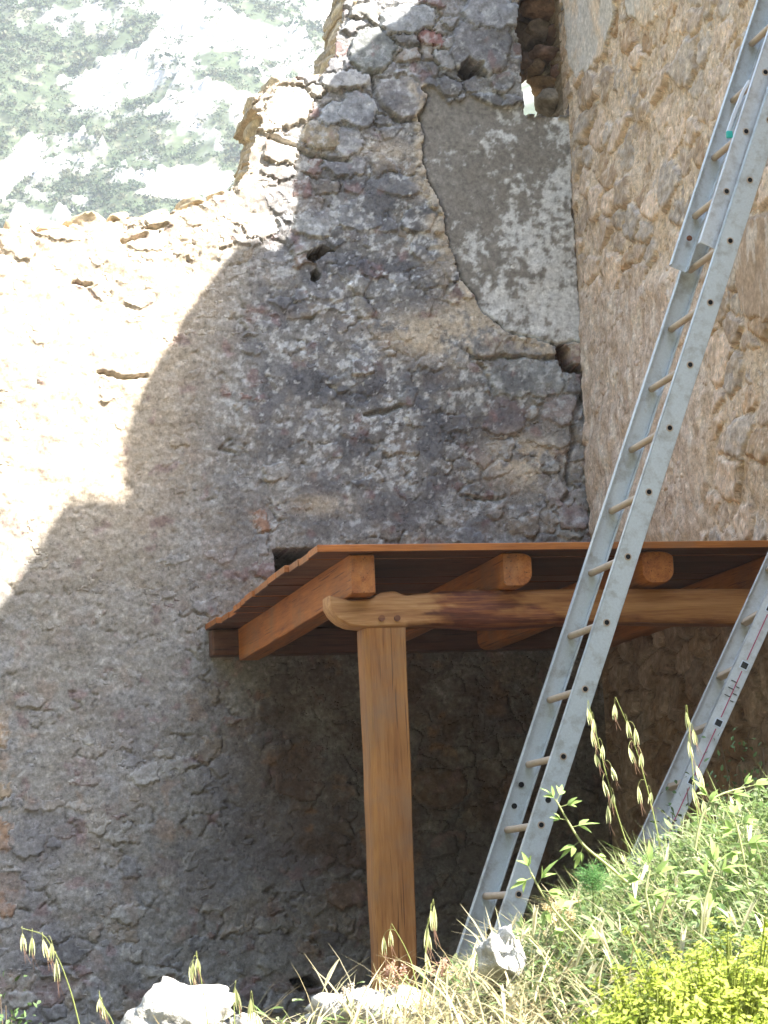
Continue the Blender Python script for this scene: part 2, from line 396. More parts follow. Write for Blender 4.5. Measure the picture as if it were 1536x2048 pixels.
gc = np.tile(np.array([[.15, .125, .085]]), (len(GX), 1))
gc = lerp(gc, (.36, .32, .26), sstep(.2, .5, fbm(GX, GY, .25, 4, 5))*.6); gc = lerp(gc, (.09, .10, .04), sstep(0, .4, fbm(GX, GY, .5, 4, 8))*.7)
gc = lerp(gc, (.085, .07, .052), sstep(7.6, 8.4, GY)*sstep(13.4, 13.0, GY)*.8)
tag(link('ground', np_mesh('ground', np.stack([GX, GY, GZ], 1), grid_faces(len(gx), len(gy)), col=gc), M_earth), kind='structure')

# ------------------------------------------------------------------ back wall
SP = .0085
bx = np.concatenate([np.arange(-1.6, .78, .022), np.arange(.79, XR+.06, SP)]); bz = np.arange(-1.05, 6.35, SP)
BX, BZ = np.meshgrid(bx, bz); BX = BX.ravel(); BZ = BZ.ravel()
BX = BX+RNG.uniform(-.25, .25, BX.shape)*SP; BZ = BZ+RNG.uniform(-.25, .25, BZ.shape)*SP
QX, QY = PIX(BX, YB, BZ)                     # measured layout of the wall face
wx = BX+.030*fbm(BX, BZ, .11, 3, 21)+.012*fbm(BX, BZ, .03, 2, 22); wz = BZ+.030*fbm(BX, BZ, .11, 3, 31)+.010*fbm(BX, BZ, .03, 2, 32)
F1, F2, SID, SCX, SCY = voronoi(wx/.150, wz/.098, 101, .34)
edge = (F2-F1)
e_in = sstep(.02, .15, edge)
r1, r2, r3, r4 = (hid(SID, k) for k in (1, 2, 3, 4))
du = wx/.150-SCX; dv = wz/.098-SCY
h_st = -.026+e_in*(.020+.022*r1)+e_in*(.016*(r2-.5)*2*du-.018*(r3-.25)*dv)
fc = voronoi(BX/.06, BZ/.045, 301, .2)[2]; h_st = h_st+.005*fbm(BX, BZ, .045, 4, 41)+.006*(hid(fc, 5)-.5)
Cst = np.array([.25, .245, .25])*(.7+.62*r4)[:, None]
Cst = lerp(Cst, (.33, .27, .21), (r2 > .72)*.7); Cst = lerp(Cst, (.23, .15, .14), (r3 > .86)*.75); Cst = lerp(Cst, (.42, .40, .36), (r1 > .88)*.6)

# stones one can pick out in the wall: px, py, half width, half height, turn, colour, how proud
EXPL = [
 (690,160,50,19,-.05,(.47,.46,.45),.045),(716,219,40,37,.35,(.36,.38,.41),.035),(666,228,24,27,.1,(.34,.37,.40),.03),(640,270,38,32,.2,(.38,.30,.17),.03),
 (697,285,30,33,-.3,(.34,.34,.36),.03),(745,100,42,46,.2,(.24,.26,.25),.03),(815,38,56,28,-.1,(.36,.38,.40),.035),(800,195,52,42,.1,(.29,.27,.27),.015),
 (960,95,62,56,.1,(.24,.23,.24),.05),(985,28,62,34,.1,(.27,.27,.29),.055),(862,78,27,14,.3,(.34,.12,.10),.03),(905,88,24,12,.0,(.29,.26,.23),.03),(895,118,28,20,.2,(.36,.35,.34),.03),
 (560,300,36,30,.1,(.55,.48,.38),.03),(575,215,48,40,-.4,(.55,.47,.36),.03),(540,245,26,24,.2,(.5,.42,.3),.02),
 (625,450,42,25,.05,(.37,.38,.38),.025),(418,656,66,19,.02,(.36,.32,.25),.02),(415,612,66,26,.05,(.36,.29,.20),.012),(490,786,48,14,.12,(.31,.16,.13),.03),
 (516,1036,18,34,-.45,(.42,.19,.09),.02),(722,736,26,15,.0,(.27,.23,.21),.045),(1052,756,78,42,.03,(.31,.32,.31),.022),(962,672,44,46,.25,(.29,.28,.28),.018),
 (1065,700,62,20,-.03,(.30,.29,.28),.012),(1150,705,22,26,-.5,(.36,.20,.13),.02),(1010,832,42,40,.05,(.27,.19,.19),.014),(1122,822,40,32,.0,(.36,.29,.27),.018),
 (1095,872,44,24,.1,(.20,.19,.20),.012),(326,1102,62,31,.02,(.31,.31,.31),.024),(440,1096,38,30,.1,(.34,.28,.26),.03),(300,1165,54,26,.25,(.30,.27,.25),.01),
 (185,1462,24,34,.5,(.46,.43,.38),.012),(8,1320,14,32,0,(.28,.30,.36),.02),(2,1440,18,60,.02,(.46,.28,.13),.012),(4,1560,20,40,.1,(.44,.30,.16),.012),(8,1660,24,44,.12,(.45,.25,.12),.012),(14,1790,28,46,.1,(.42,.22,.11),.012),
 (1148,1030,34,32,.2,(.35,.27,.26),.03),(1172,995,28,18,.1,(.31,.29,.27),.03),(1120,990,30,26,.0,(.34,.28,.25),.02),(60,1390,34,28,.1,(.31,.28,.26),.02),(90,1600,44,22,.0,(.33,.27,.21),.02),
 (160,1610,28,16,.1,(.40,.34,.27),.02),(55,1680,38,36,.1,(.29,.28,.28),.03),(880,1575,56,40,.1,(.33,.19,.10),.03),(600,1560,50,40,.2,(.30,.19,.14),.02),(860,1690,60,26,.0,(.26,.22,.20),.03),
 (690,1790,44,30,.0,(.33,.19,.12),.02),(620,1500,24,20,.3,(.36,.20,.12),.02),(840,1780,34,44,.1,(.28,.26,.26),.03),(1010,1640,60,36,.1,(.22,.16,.13),.03),(960,1720,46,30,.1,(.22,.16,.13),.03),
 (30,900,60,26,.0,(.5,.42,.32),.02),(120,720,56,22,.0,(.5,.42,.32),.02),(250,750,54,20,.05,(.5,.44,.34),.025),(290,480,46,26,.1,(.5,.42,.3),.03),(115,465,56,14,.2,(.45,.36,.24),.035),
 (320,440,30,14,.1,(.48,.38,.24),.03),(270,555,40,16,.0,(.5,.43,.33),.02),(160,560,46,18,.0,(.5,.43,.33),.02),(460,430,40,24,.1,(.5,.42,.32),.02),(520,450,36,30,.2,(.5,.42,.32),.02),
 (690,330,44,24,.1,(.27,.26,.27),.025),(610,520,30,14,-.3,(.31,.20,.13),.03),(720,430,50,30,.1,(.26,.26,.27),.02),(800,370,46,24,.1,(.32,.30,.28),.02),(650,580,40,26,.2,(.26,.25,.26),.02),
]
eh = np.full(BX.shape, -9.0); eid = np.full(BX.shape, -1, np.int64); ecol = np.zeros((len(BX), 3))
jx = 9*fbm(BX, BZ, .10, 3, 51)+4*fbm(BX, BZ, .03, 2, 52); jy = 9*fbm(BX, BZ, .10, 3, 61)+4*fbm(BX, BZ, .03, 2, 62)
for k, (cx, cy, hw, hh, ro, col, proud) in enumerate(EXPL):
    if cx < 530 and cy < 1000: proud = proud*.55
    m_ = (np.abs(QX-cx) < hw+hh+25) & (np.abs(QY-cy) < hw+hh+25)
    if not m_.any(): continue
    ax = QX[m_]+jx[m_]-cx; ay = QY[m_]+jy[m_]-cy
    ca, sa = math.cos(ro), math.sin(ro); a = (ax*ca+ay*sa)/hw; b_ = (-ax*sa+ay*ca)/hh
    q = (np.abs(a)**2.8+np.abs(b_)**2.8)**(1/2.8)
    hgt = proud*.6*sstep(1.06, .86, q)+.009*b_-.026*sstep(.93, 1.05, q)
    ii = np.where(m_)[0]; ok = (q < 1.05) & (hgt > eh[ii]); ii = ii[ok]
    eh[ii] = hgt[ok]; eid[ii] = 9000000+k; cc_ = np.array(col); ecol[ii] = cc_*.62+cc_.mean()*.38
has = eid >= 0
h_st = np.where(has, eh+.005*fbm(BX, BZ, .05, 4, 43), h_st); SID = np.where(has, eid, SID); Cst = np.where(has[:, None], ecol, Cst)

# how high the mortar stands: low in the loose rubble, high where render survives
def blob(cx, cy, rx, ry): return np.exp(-(((QX-cx)/rx)**2+((QY-cy)/ry)**2))
lvl = .002+0*BX
lvl += .018*np.clip(blob(200, 1230, 330, 300)+.9*blob(100, 1100, 200, 260)+.5*blob(330, 1700, 300, 200), 0, 1)
lvl += .010*blob(760, 820, 330, 260)
lvl -= .011*np.clip(blob(820, 100, 250, 190)+.15*blob(560, 300, 120, 200)+.5*blob(1130, 950, 120, 180)+.6*blob(850, 1600, 240, 220), 0, 1)
lvl += .016*np.clip(blob(150, 700, 340, 260), 0, 1)+.006*blob(500, 1750, 500, 250)
lvl += .016*fbm(BX, BZ, .30, 3, 71)
rg = ridged(BX, BZ, .07, 3, 83)
h_mo = lvl+.008*fbm(BX, BZ, .055, 5, 81, .6)-.010*np.clip(rg-.55, 0, 1)*sstep(.03, -.01, lvl-.012)
is_st = h_st > h_mo
h = np.where(is_st, h_st, h_mo)
h = h*.8+.030*fbm(BX, BZ, .9, 3, 91)*.6
# random broken edges: small sharp drops
stp = fbm(BX, BZ, .16, 4, 95)
h = h+.008*np.floor(stp*5)/5*sstep(.02, .0, lvl)
# hairline cracks that follow buried stones, and the stones' tint ghosting through thin render
ck = sstep(.085, .02, edge)*sstep(.12, .34, fbm(BX, BZ, .20, 4, 97))*(~has)*(1-.75*blob(120, 850, 330, 420))
h = h-.013*ck
C = np.where(is_st[:, None], Cst, np.array([[.285, .275, .265]]))
gh = sstep(-.1, .25, fbm(BX, BZ, .35, 3, 99))*(~is_st)*.55
C = C*(1-gh[:, None])+Cst*gh[:, None]
C = lerp(C, (.10, .085, .075), ck*.5)
n_a = fbm(BX, BZ, .05, 5, 121, .62); n_b = fbm(BX, BZ, .22, 5, 131, .6); n_c = fbm(BX, BZ, .5, 4, 141)
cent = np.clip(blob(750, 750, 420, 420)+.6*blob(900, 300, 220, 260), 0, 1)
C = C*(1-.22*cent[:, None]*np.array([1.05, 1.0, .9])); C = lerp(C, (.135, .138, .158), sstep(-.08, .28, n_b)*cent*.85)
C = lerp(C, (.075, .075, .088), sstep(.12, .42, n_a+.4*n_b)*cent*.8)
C = lerp(C, (.56, .57, .58), sstep(.10, .36, n_a-.5*n_b)*(.25+.65*cent))
C = lerp(C, (.355, .32, .275), np.clip(blob(200, 1180, 330, 300)+.6*blob(150, 1600, 260, 260), 0, 1)*.7*(~is_st*.6+.4)*(.75+.25*np.clip(2*n_b, -1, 1)))
C = lerp(C, (.47, .45, .42), sstep(.34, .5, fbm(BX, BZ, .11, 5, 143, .6))*.7*sstep(1050, 1250, QY))
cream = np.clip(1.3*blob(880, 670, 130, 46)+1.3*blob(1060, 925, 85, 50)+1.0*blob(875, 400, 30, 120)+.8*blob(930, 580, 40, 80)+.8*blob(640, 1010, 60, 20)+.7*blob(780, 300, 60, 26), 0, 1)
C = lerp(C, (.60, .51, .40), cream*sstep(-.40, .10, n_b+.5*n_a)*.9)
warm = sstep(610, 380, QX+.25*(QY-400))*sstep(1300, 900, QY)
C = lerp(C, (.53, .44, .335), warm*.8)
C = lerp(C, (.105, .066, .050), np.clip(.95*blob(660, 1560, 240, 330)+1.1*blob(1000, 1560, 330, 320), 0, 1)*(.76+.22*np.clip(n_b*2, -1, 1)))  # shelter's inner shade painted into the reddish-brown stone colour
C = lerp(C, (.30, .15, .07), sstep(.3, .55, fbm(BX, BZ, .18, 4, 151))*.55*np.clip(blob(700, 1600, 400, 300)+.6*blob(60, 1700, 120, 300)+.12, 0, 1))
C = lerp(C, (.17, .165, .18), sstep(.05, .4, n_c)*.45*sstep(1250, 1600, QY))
C = lerp(C, (.24, .15, .15), sstep(.35, .6, fbm(BX, BZ, .14, 4, 161))*.55)
# smooth plaster panel beside the corner
PANEL = [(842,175),(856,190),(838,235),(848,262),(846,310),(852,350),(872,392),(890,432),(892,470),(912,520),(924,562),(948,590),(962,622),(990,645),(1012,664),(1060,676),(1110,690),(1150,684),(1168,688),(1230,690),(1230,232),(1056,232),(1044,205),(1000,215),(940,190),(900,205),(870,170)]
pj = 7*fbm(BX, BZ, .07, 5, 171, .65)
pan = in_poly(QX+pj, QY+pj*.8, PANEL)
dl = dist_polyline(QX+pj, QY+pj*.8, PANEL[:20])
h = np.where(pan, -.020+.004*fbm(BX, BZ, .12, 4, 181)+.02*fbm(BX, BZ, .9, 3, 91)-.022*sstep(6, 1, dl), h)
lw = np.clip(20+60*fbm(BX, BZ, .22, 3, 175), 2, 70)
h = np.where(~pan & (dl < lw*.5), np.maximum(h, .000+.014*n_a), h)
C = np.where(~pan[:, None], lerp(C, (.52, .44, .34), .8*sstep(1.0, .3, dl/lw)*sstep(-.4, .1, n_a)), C)
wh = sstep(-.12, .34, .8*n_b+.9*n_a+.25*fbm(BX*2.2, BZ*.5, .12, 3, 183)+.0026*(QX-1000)+.0006*(QY-480)-.35*blob(1075, 300, 28, 90)+.12*blob(1010, 520, 90, 90)-.45*blob(960, 400, 70, 60)-.3*blob(1000, 230, 120, 30))
Cp = lerp(np.tile(np.array([[.255, .235, .21]]), (len(BX), 1)), (.64, .64, .63), wh)
Cp = lerp(Cp, (.17, .155, .14), sstep(.25, .5, fbm(BX, BZ, .03, 4, 185))*.55)
C = np.where(pan[:, None], Cp, C)
# pockets and holes
def pocket(poly, depth, col, jit=1.0):
    global h, C
    m_ = in_poly(QX+jx*.5*jit, QY+jy*.5*jit, poly)
    h = np.where(m_, np.minimum(h, -depth+.02*n_a), h)
    C = np.where(m_[:, None], np.array(col)*(1+.4*n_a[:, None]), C)
pocket([(922,128),(938,118),(952,128),(968,122),(962,142),(974,156),(955,154),(944,150),(930,160),(920,152)], .22, (.14, .11, .11))
pocket([(614,505),(640,492),(668,500),(640,514),(628,526),(618,520)], .16, (.16, .11, .08))
pocket([(620,546),(634,540),(638,556),(628,566),(620,560)], .14, (.12, .11, .1))
pocket([(1112,690),(1128,682),(1138,700),(1140,730),(1168,735),(1160,748),(1126,744),(1116,720)], .14, (.16, .10, .08))
pocket([(546,1100),(650,1096),(660,1150),(552,1156)], .30, (.13, .11, .09), .3)
pocket([(575,1960),(625,1950),(640,1972),(600,1985)], .15, (.1, .09, .08))
for crack, wd, dp in (([(1150,235),(1152,420),(1164,560),(1170,684)], 4, .035), ([(1172,690),(1168,780),(1150,830),(1146,880),(1136,940),(1140,980),(1128,1000)], 5, .05),
                      ([(935,700),(945,720),(975,716),(1040,716),(1115,716)], 3.5, .03), ([(940,720),(970,740),(985,800)], 3, .02), ([(740,150),(760,215),(800,240),(842,238)], 4, .03),
                      ([(585,290),(620,312),(700,322)], 4, .03), ([(470,905),(440,900),(460,880)], 3, .02), ([(730,830),(770,825),(800,812)], 3.5, .03), ([(535,275),(585,292)], 4, .04),
                      ([(200,748),(262,758),(290,752)], 3.5, .03), ([(145,565),(180,569)], 3, .03), ([(245,486),(290,470)], 3.5, .03), ([(300,455),(330,449)], 4, .03), ([(930,990),(975,1000),(1010,994)], 3.5, .03)):
    d_ = dist_polyline(QX+jx*.6, QY+jy*.6, crack)
    h = h-dp*sstep(wd+2, wd*.4, d_)
# silhouette of the ruin and the opening by the corner
OUT = [(-1300,900),(-1120,640),(-980,540),(-700,500),(-400,470),(-60,462),(0,456),(60,452),(75,462),(120,456),(150,445),(235,440),(300,428),(360,418),(420,396),(440,384),(470,372),(492,335),(497,312),(507,268),(520,240),(500,212),(512,190),(545,168),(580,155),(640,150),(650,128),(668,108),(672,72),(680,40),(685,0),(700,-50),(770,-100),(860,-150),(1000,-180),(1120,-170),(1300,-190),(1300,2600),(-1300,2600)]
oj = 7*fbm(BX, BZ, .08, 4, 191)
inside = in_poly(QX+oj, QY+oj*.8, OUT)
HOLE = [(1036,10),(1030,60),(1046,105),(1041,150),(1047,190),(1052,228),(1090,230),(1132,228),(1140,170),(1136,100),(1130,40),(1115,-30),(1060,-40)]
inside &= ~in_poly(QX+oj*.5, QY+oj*.5, HOLE)
h = np.where(QX > 0, h, h)
P = np.stack([BX, YB-h, BZ], 1)
FQ = grid_faces(len(bx), len(bz))
keep = inside[FQ].all(1)
fs = np.where(is_st, SID, -1); fs = np.where(pan, -10, fs)
sidf = fs[FQ[:, 0]]
back_wall = tag(empty('ruined_wall', (1.6, YB, FLOOR)), 'grey rubble stone wall with broken sunlit top and a peeling white plaster panel', 'wall', 'ruined masonry walls', 'thing')
# stones that the photograph cannot show (outside the frame) stay in the mortar skin
outf = ((QX < -40) | (QY < -40) | (QY > 2090))[FQ[:, 0]]
sidf = np.where(outf & (sidf >= 0), -1, sidf)
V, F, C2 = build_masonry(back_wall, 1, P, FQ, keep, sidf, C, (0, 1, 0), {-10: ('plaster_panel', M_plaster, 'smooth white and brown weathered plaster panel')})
# thickness
e = np.concatenate([F[:, [0, 1]], F[:, [1, 2]], F[:, [2, 3]], F[:, [3, 0]]]); kk = np.sort(e, 1); kk = kk[:, 0].astype(np.int64)*len(V)+kk[:, 1]
_, ix, ct = np.unique(kk, return_index=True, return_counts=True); be = e[ix[ct == 1]]
bu, bi = np.unique(be, return_inverse=True); bi = bi.reshape(-1, 2); nb = len(bu)
layers = [V[bu]]
for k_ in range(1, 8):
    q = V[bu].copy(); dd = .075*k_
    q[:, 0] += .030*fbm(V[bu][:, 0]+k_*.8, V[bu][:, 2]+k_*.5, .12, 3, 201+k_); q[:, 2] += .030*fbm(V[bu][:, 0]-k_*.7, V[bu][:, 2]+k_*.6, .12, 3, 221+k_)
    q[:, 1] = YB+dd; layers.append(q)
SV = np.concatenate(layers); SF = np.concatenate([np.stack([be_[:, 1]+a*nb, be_[:, 0]+a*nb, be_[:, 0]+(a+1)*nb, be_[:, 1]+(a+1)*nb], 1) for a in range(7) for be_ in (bi,)])
sc = np.tile(np.array([[.38, .30, .21]]), (len(SV), 1))*(1+.5*fbm(SV[:, 0]+SV[:, 1], SV[:, 2]+.6*SV[:, 1], .06, 4, 231)[:, None])
put(link('wall_core', np_mesh('wall_core', SV, SF, col=sc), M_mortar), back_wall)
st = 6
ci = np.arange(0, len(bx), st); cj = np.arange(0, len(bz), st)
sel = (cj[:, None]*len(bx)+ci[None, :]).ravel()
VB = P[sel].copy(); VB[:, 1] = YB+.525+.03*fbm(VB[:, 0], VB[:, 2], .3, 3, 241)
FB = grid_faces(len(ci), len(cj))[:, ::-1]; okb = inside[sel][FB].all(1)
put(link('rear_face', np_mesh('rear_face', VB, FB[okb], col=np.tile(np.array([[.4, .34, .27]]), (len(VB), 1))), M_mortar), back_wall)
# loose stones bedded along the broken top and in the opening
tops = [(35,458,.10,.07),(95,458,.12,.05),(165,446,.11,.06),(235,446,.10,.06),(310,434,.12,.05),(385,412,.11,.06),(438,394,.07,.05),(486,352,.06,.06),(512,262,.07,.08),(508,205,.07,.05),(555,170,.10,.06),(610,160,.10,.05),(662,128,.06,.06),(676,72,.05,.08),(688,20,.06,.08)]
for i, (px_, py_, a, b_) in enumerate(tops):
    p = AT(px_, py_, YB+.22)
    lump('stone', (p[0], YB+.20, p[2]-.03), (a, .20, b_), 300+i, M_stone, back_wall, (.48, .39, .27), .3)
inner = [(1098,50,.20,.34,.62,(.16,.11,.08)),(1110,190,.13,.16,.60,(.3,.24,.18)),(1060,120,.08,.16,.60,(.16,.11,.08)),(1046,22,.09,.11,.42,(.20,.13,.09)),(1048,74,.09,.10,.42,(.18,.14,.11)),(1052,126,.09,.08,.40,(.18,.12,.09)),(1040,150,.05,.05,.45,(.2,.14,.1)),(1086,18,.14,.10,.25,(.25,.16,.11)),(1072,66,.10,.07,.33,(.24,.19,.15)),(1118,70,.10,.08,.30,(.20,.13,.10)),(1090,112,.13,.05,.30,(.22,.14,.10)),(1066,140,.07,.06,.38,(.27,.19,.12)),(1122,140,.09,.07,.28,(.24,.15,.12)),(1098,168,.13,.06,.40,(.34,.22,.12)),(1098,206,.115,.075,.33,(.36,.30,.23)),(1130,200,.06,.12,.30,(.28,.20,.15))]
for i, (px_, py_, a, b_, dp, c_) in enumerate(inner):
    p = AT(px_, py_, YB+dp)
    lump('stone', p, (a, .14, b_), 340+i, M_stone, back_wall, c_, .3)

# ------------------------------------------------------------------ right-hand wall (comes towards the camera, throws the big shadow)
sh = [(1010,-130),(900,-40),(842,8),(770,60),(700,112),(640,200),(600,262),(586,300),(580,380),(582,462),(560,492),(470,490),(440,535),(395,600),(352,652),(330,700),(300,762),(262,830),(250,880),(255,985),(250,1012),(180,1008),(125,1010),(95,1058),(50,1130),(0,1222),(-60,1300)]
prof = []
for a, b_ in sh:
    p = AT(a, b_, YB); s = (XR-p[0])/math.tan(SUN_PHI)
    prof.append((s, p[2]+s/math.cos(SUN_PHI)*math.tan(SUN_EL)))
for i_ in range(1, len(prof)):
    if prof[i_][0] <= prof[i_-1][0]+.012: prof[i_] = (prof[i_-1][0]+.012, prof[i_][1])
smax = prof[-1][0]
prof = [(-.2, prof[0][1]+.1)]+prof+[(smax+.5, 5.2), (smax+1.3, 4.9), (smax+1.9, 4.6), (YB-7.4, 4.4), (YB-6.9, 4.1), (YB-6.6, 3.4), (YB-6.4, 2.4), (YB-6.3, -1.2)]
SPR = .0125
ry = np.arange(6.25, YB+.10, SPR); rz = np.arange(-1.05, 7.4, SPR)
RY, RZ = np.meshgrid(ry, rz); RY = RY.ravel(); RZ = RZ.ravel()
RY = RY+RNG.uniform(-.25, .25, RY.shape)*SPR; RZ = RZ+RNG.uniform(-.25, .25, RZ.shape)*SPR
UX, UY = PIX(XR, RY, RZ)
wy = RY+.04*fbm(RY, RZ, .14, 3, 421); wz2 = RZ+.035*fbm(RY, RZ, .14, 3, 431)
F1, F2, RID, RCX, RCY = voronoi(wy/.24, wz2/.15, 501, .40)
edge = F2-F1; e_in = sstep(.02, .17, edge)
r1, r2, r3, r4 = (hid(RID, k) for k in (11, 12, 13, 14))
h_st = -.030+e_in*(.022+.030*r1)+e_in*(.02*(r2-.5)*2*(wy/.24-RCX)-.024*(r3-.25)*(wz2/.15-RCY))+.010*fbm(RY, RZ, .05, 4, 441)
Cst = np.array([.60, .465, .365])*(.62+.62*r4)[:, None]
Cst = lerp(Cst, (.40, .36, .33), (r2 > .7)*.7); Cst = lerp(Cst, (.42, .25, .12), (r3 > .85)*.6)
rl = -.003+.018*fbm(RY, RZ, .35, 3, 451)
low = np.clip(sstep(560, 600, UY+.24*(UX-1170)-10)*sstep(1450, 1380, UX)*sstep(1120, 1060, UY), 0, 1)
rl = rl+.030*low-.022*sstep(1100, 1180, UY)
rpan = in_poly(UX+6*fbm(RY, RZ, .1, 3, 461), UY+10*fbm(RY, RZ, .1, 3, 462), [(1128,-60),(1236,-60),(1232,40),(1212,110),(1180,140),(1160,152),(1140,120)])
rpan2 = in_poly(UX+6*fbm(RY, RZ, .1, 3, 463), UY+10*fbm(RY, RZ, .1, 3, 464), [(1480,440),(1700,400),(1700,640),(1500,636),(1484,600)])
rpan3 = in_poly(UX+6*fbm(RY, RZ, .1, 3, 465), UY+12*fbm(RY, RZ, .1, 3, 466), [(1262,-60),(1316,-60),(1310,40),(1292,60),(1262,30)])
h_mo = rl+.018*fbm(RY, RZ*.7, .10, 5, 471, .6)-.014*np.clip(ridged(RY, RZ, .09, 3, 473)-.5, 0, 1)*(1-.7*low)
pz = .020+.006*fbm(RY, RZ, .12, 4, 475)
h_mo = np.where(rpan | rpan2 | rpan3, np.maximum(pz, .012), h_mo)
ris = (h_st > h_mo) & ~(rpan | rpan2 | rpan3)
h2 = np.where(ris, h_st, h_mo)+.025*fbm(RY, RZ, .9, 3, 477)
C = np.where(ris[:, None], Cst, np.array([[.62, .49, .375]]))
n_a = fbm(RY, RZ, .06, 5, 481, .62); n_b = fbm(RY, RZ, .25, 5, 483, .6)
nst = fbm(RY, RZ*.35, .07, 4, 485)
C = lerp(C, (.74, .63, .51), sstep(.0, .4, n_a)*.55); C = lerp(C, (.36, .27, .19), sstep(.22, .45, fbm(RY*1.6, RZ*.55, .16, 4, 487))*.5)
C = lerp(C, (.34, .26, .20), sstep(.2, .5, n_a*-1+.3*n_b)*.6)
C = lerp(C, (.46, .30, .15), sstep(.2, .5, n_b)*.4)
C = lerp(C, (.56, .45, .38), low*.7); C = lerp(C, (.72, .64, .56), low*sstep(.12, .4, nst)*.75); C = lerp(C, (.37, .27, .20), low*sstep(.12, .4, -nst)*.5)
C = lerp(C, (.56, .53, .50), np.where(rpan | rpan3, .85, 0)*sstep(-.4, .1, n_b)); C = lerp(C, (.40, .29, .21), np.where(rpan2, .8, 0)); C = lerp(C, (.66, .60, .54), np.where(rpan2, 1, 0)*sstep(.12, .35, nst)*.6)
roof_shade = sstep(1060, 1200, UY)
C = lerp(C, (.17, .09, .055), roof_shade*(.62+.2*np.clip(2*n_b, -1, 1)))  # shade below the roof put into this wall's brown base colour
ph = np.interp(YB-RY, [p[0] for p in prof], [p[1] for p in prof])
inside = RZ < ph
h2 = np.where(RY > YB-.02, -.0, h2)
P = np.stack([XR-h2, RY, RZ], 1)
FQ = grid_faces(len(ry), len(rz))[:, ::-1]
keep = inside[FQ].all(1)
fs = np.where(ris, RID, -1); fs = np.where(rpan, -10, fs); fs = np.where(rpan2, -11, fs); fs = np.where(rpan3, -12, fs)
sidf = fs[FQ[:, 0]]
outf = ((UX > 1580) | (UY < -50) | (UY > 1900))[FQ[:, 0]]
sidf = np.where(outf & (sidf >= 0), -1, sidf)
right_wall = tag(empty('ruined_wall', (XR, 10.2, FLOOR)), 'tall ochre rubble wall behind the long ladder, running towards the viewer', 'wall', 'ruined masonry walls', 'thing')
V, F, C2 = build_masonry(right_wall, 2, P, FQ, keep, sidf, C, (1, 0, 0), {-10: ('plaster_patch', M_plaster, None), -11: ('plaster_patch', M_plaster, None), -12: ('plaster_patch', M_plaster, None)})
e = np.concatenate([F[:, [0, 1]], F[:, [1, 2]], F[:, [2, 3]], F[:, [3, 0]]]); kk = np.sort(e, 1); kk = kk[:, 0].astype(np.int64)*len(V)+kk[:, 1]
_, ix, ct = np.unique(kk, return_index=True, return_counts=True); be = e[ix[ct == 1]]
bu, bi = np.unique(be, return_inverse=True); bi = bi.reshape(-1, 2); nb = len(bu)
qb = V[bu].copy(); qb[:, 0] = XR+.55
SV = np.concatenate([V[bu], qb]); SF = np.stack([bi[:, 1], bi[:, 0], bi[:, 0]+nb, bi[:, 1]+nb], 1)
put(link('wall_core', np_mesh('wall_core', SV, SF, col=np.tile(np.array([[.45, .37, .28]]), (len(SV), 1))), M_mortar), right_wall)
ci = np.arange(0, len(ry), 4); cj = np.arange(0, len(rz), 4); sel = (cj[:, None]*len(ry)+ci[None, :]).ravel()
VB = P[sel].copy(); VB[:, 0] = XR+.545; FB = grid_faces(len(ci), len(cj)); okb = inside[sel][FB].all(1)
put(link('rear_face', np_mesh('rear_face', VB, FB[okb], col=np.tile(np.array([[.45, .37, .28]]), (len(VB), 1))), M_mortar), right_wall)

# ------------------------------------------------------------------ solid helpers
def finish(name, bm, mat, parent, bevel=0.0, seg=2, smooth=False):
    if bevel > 0:
        bmesh.ops.bevel(bm, geom=list(bm.edges), offset=bevel, segments=seg, affect='EDGES', profile=.6)
    bmesh.ops.recalc_face_normals(bm, faces=bm.faces)
    me = bpy.data.meshes.new(name); bm.to_mesh(me); bm.free()
    if smooth: me.polygons.foreach_set('use_smooth', [True]*len(me.polygons))
    o = link(name, me, mat)
    if parent is not None: put(o, parent)
    return o
def box_bm(x0, x1, y0, y1, z0, z1):
    bm = bmesh.new(); v = [bm.verts.new(c) for c in ((x0,y0,z0),(x1,y0,z0),(x1,y1,z0),(x0,y1,z0),(x0,y0,z1),(x1,y0,z1),(x1,y1,z1),(x0,y1,z1))]
    for f in ((0,1,2,3),(4,7,6,5),(0,4,5,1),(1,5,6,2),(2,6,7,3),(3,7,4,0)): bm.faces.new([v[i] for i in f])
    return bm
def prism_np(rings, cap=True):
    """rings: list of (n,3) arrays -> verts, faces"""
    n = len(rings[0]); V = np.concatenate(rings); Fq = []
    for k in range(len(rings)-1):
        for i in range(n):
            j = (i+1) % n; Fq.append((k*n+i, k*n+j, (k+1)*n+j, (k+1)*n+i))
    return V, Fq
def rings_obj(name, rings, mat, parent, smooth=True, sharp=rad(40)):
    bm = bmesh.new(); R_ = [[bm.verts.new(p) for p in r] for r in rings]; n = len(R_[0])
    for a, b_ in zip(R_[:-1], R_[1:]):
        for i in range(n):
            bm.faces.new((a[i], a[(i+1) % n], b_[(i+1) % n], b_[i]))
    bm.faces.new(R_[0][::-1]); bm.faces.new(R_[-1])
    for f in bm.faces: f.smooth = smooth
    bmesh.ops.recalc_face_normals(bm, faces=bm.faces)
    for e_ in bm.edges:
        if len(e_.link_faces) == 2 and e_.calc_face_angle(0) > sharp: e_.smooth = False
    me = bpy.data.meshes.new(name); bm.to_mesh(me); bm.free()
    o = link(name, me, mat)
    if parent is not None: put(o, parent)
    return o
def nz1(t, seed, s=.3):
    return mnoise.noise(Vector((t/s, seed*3.7, seed*1.3)))
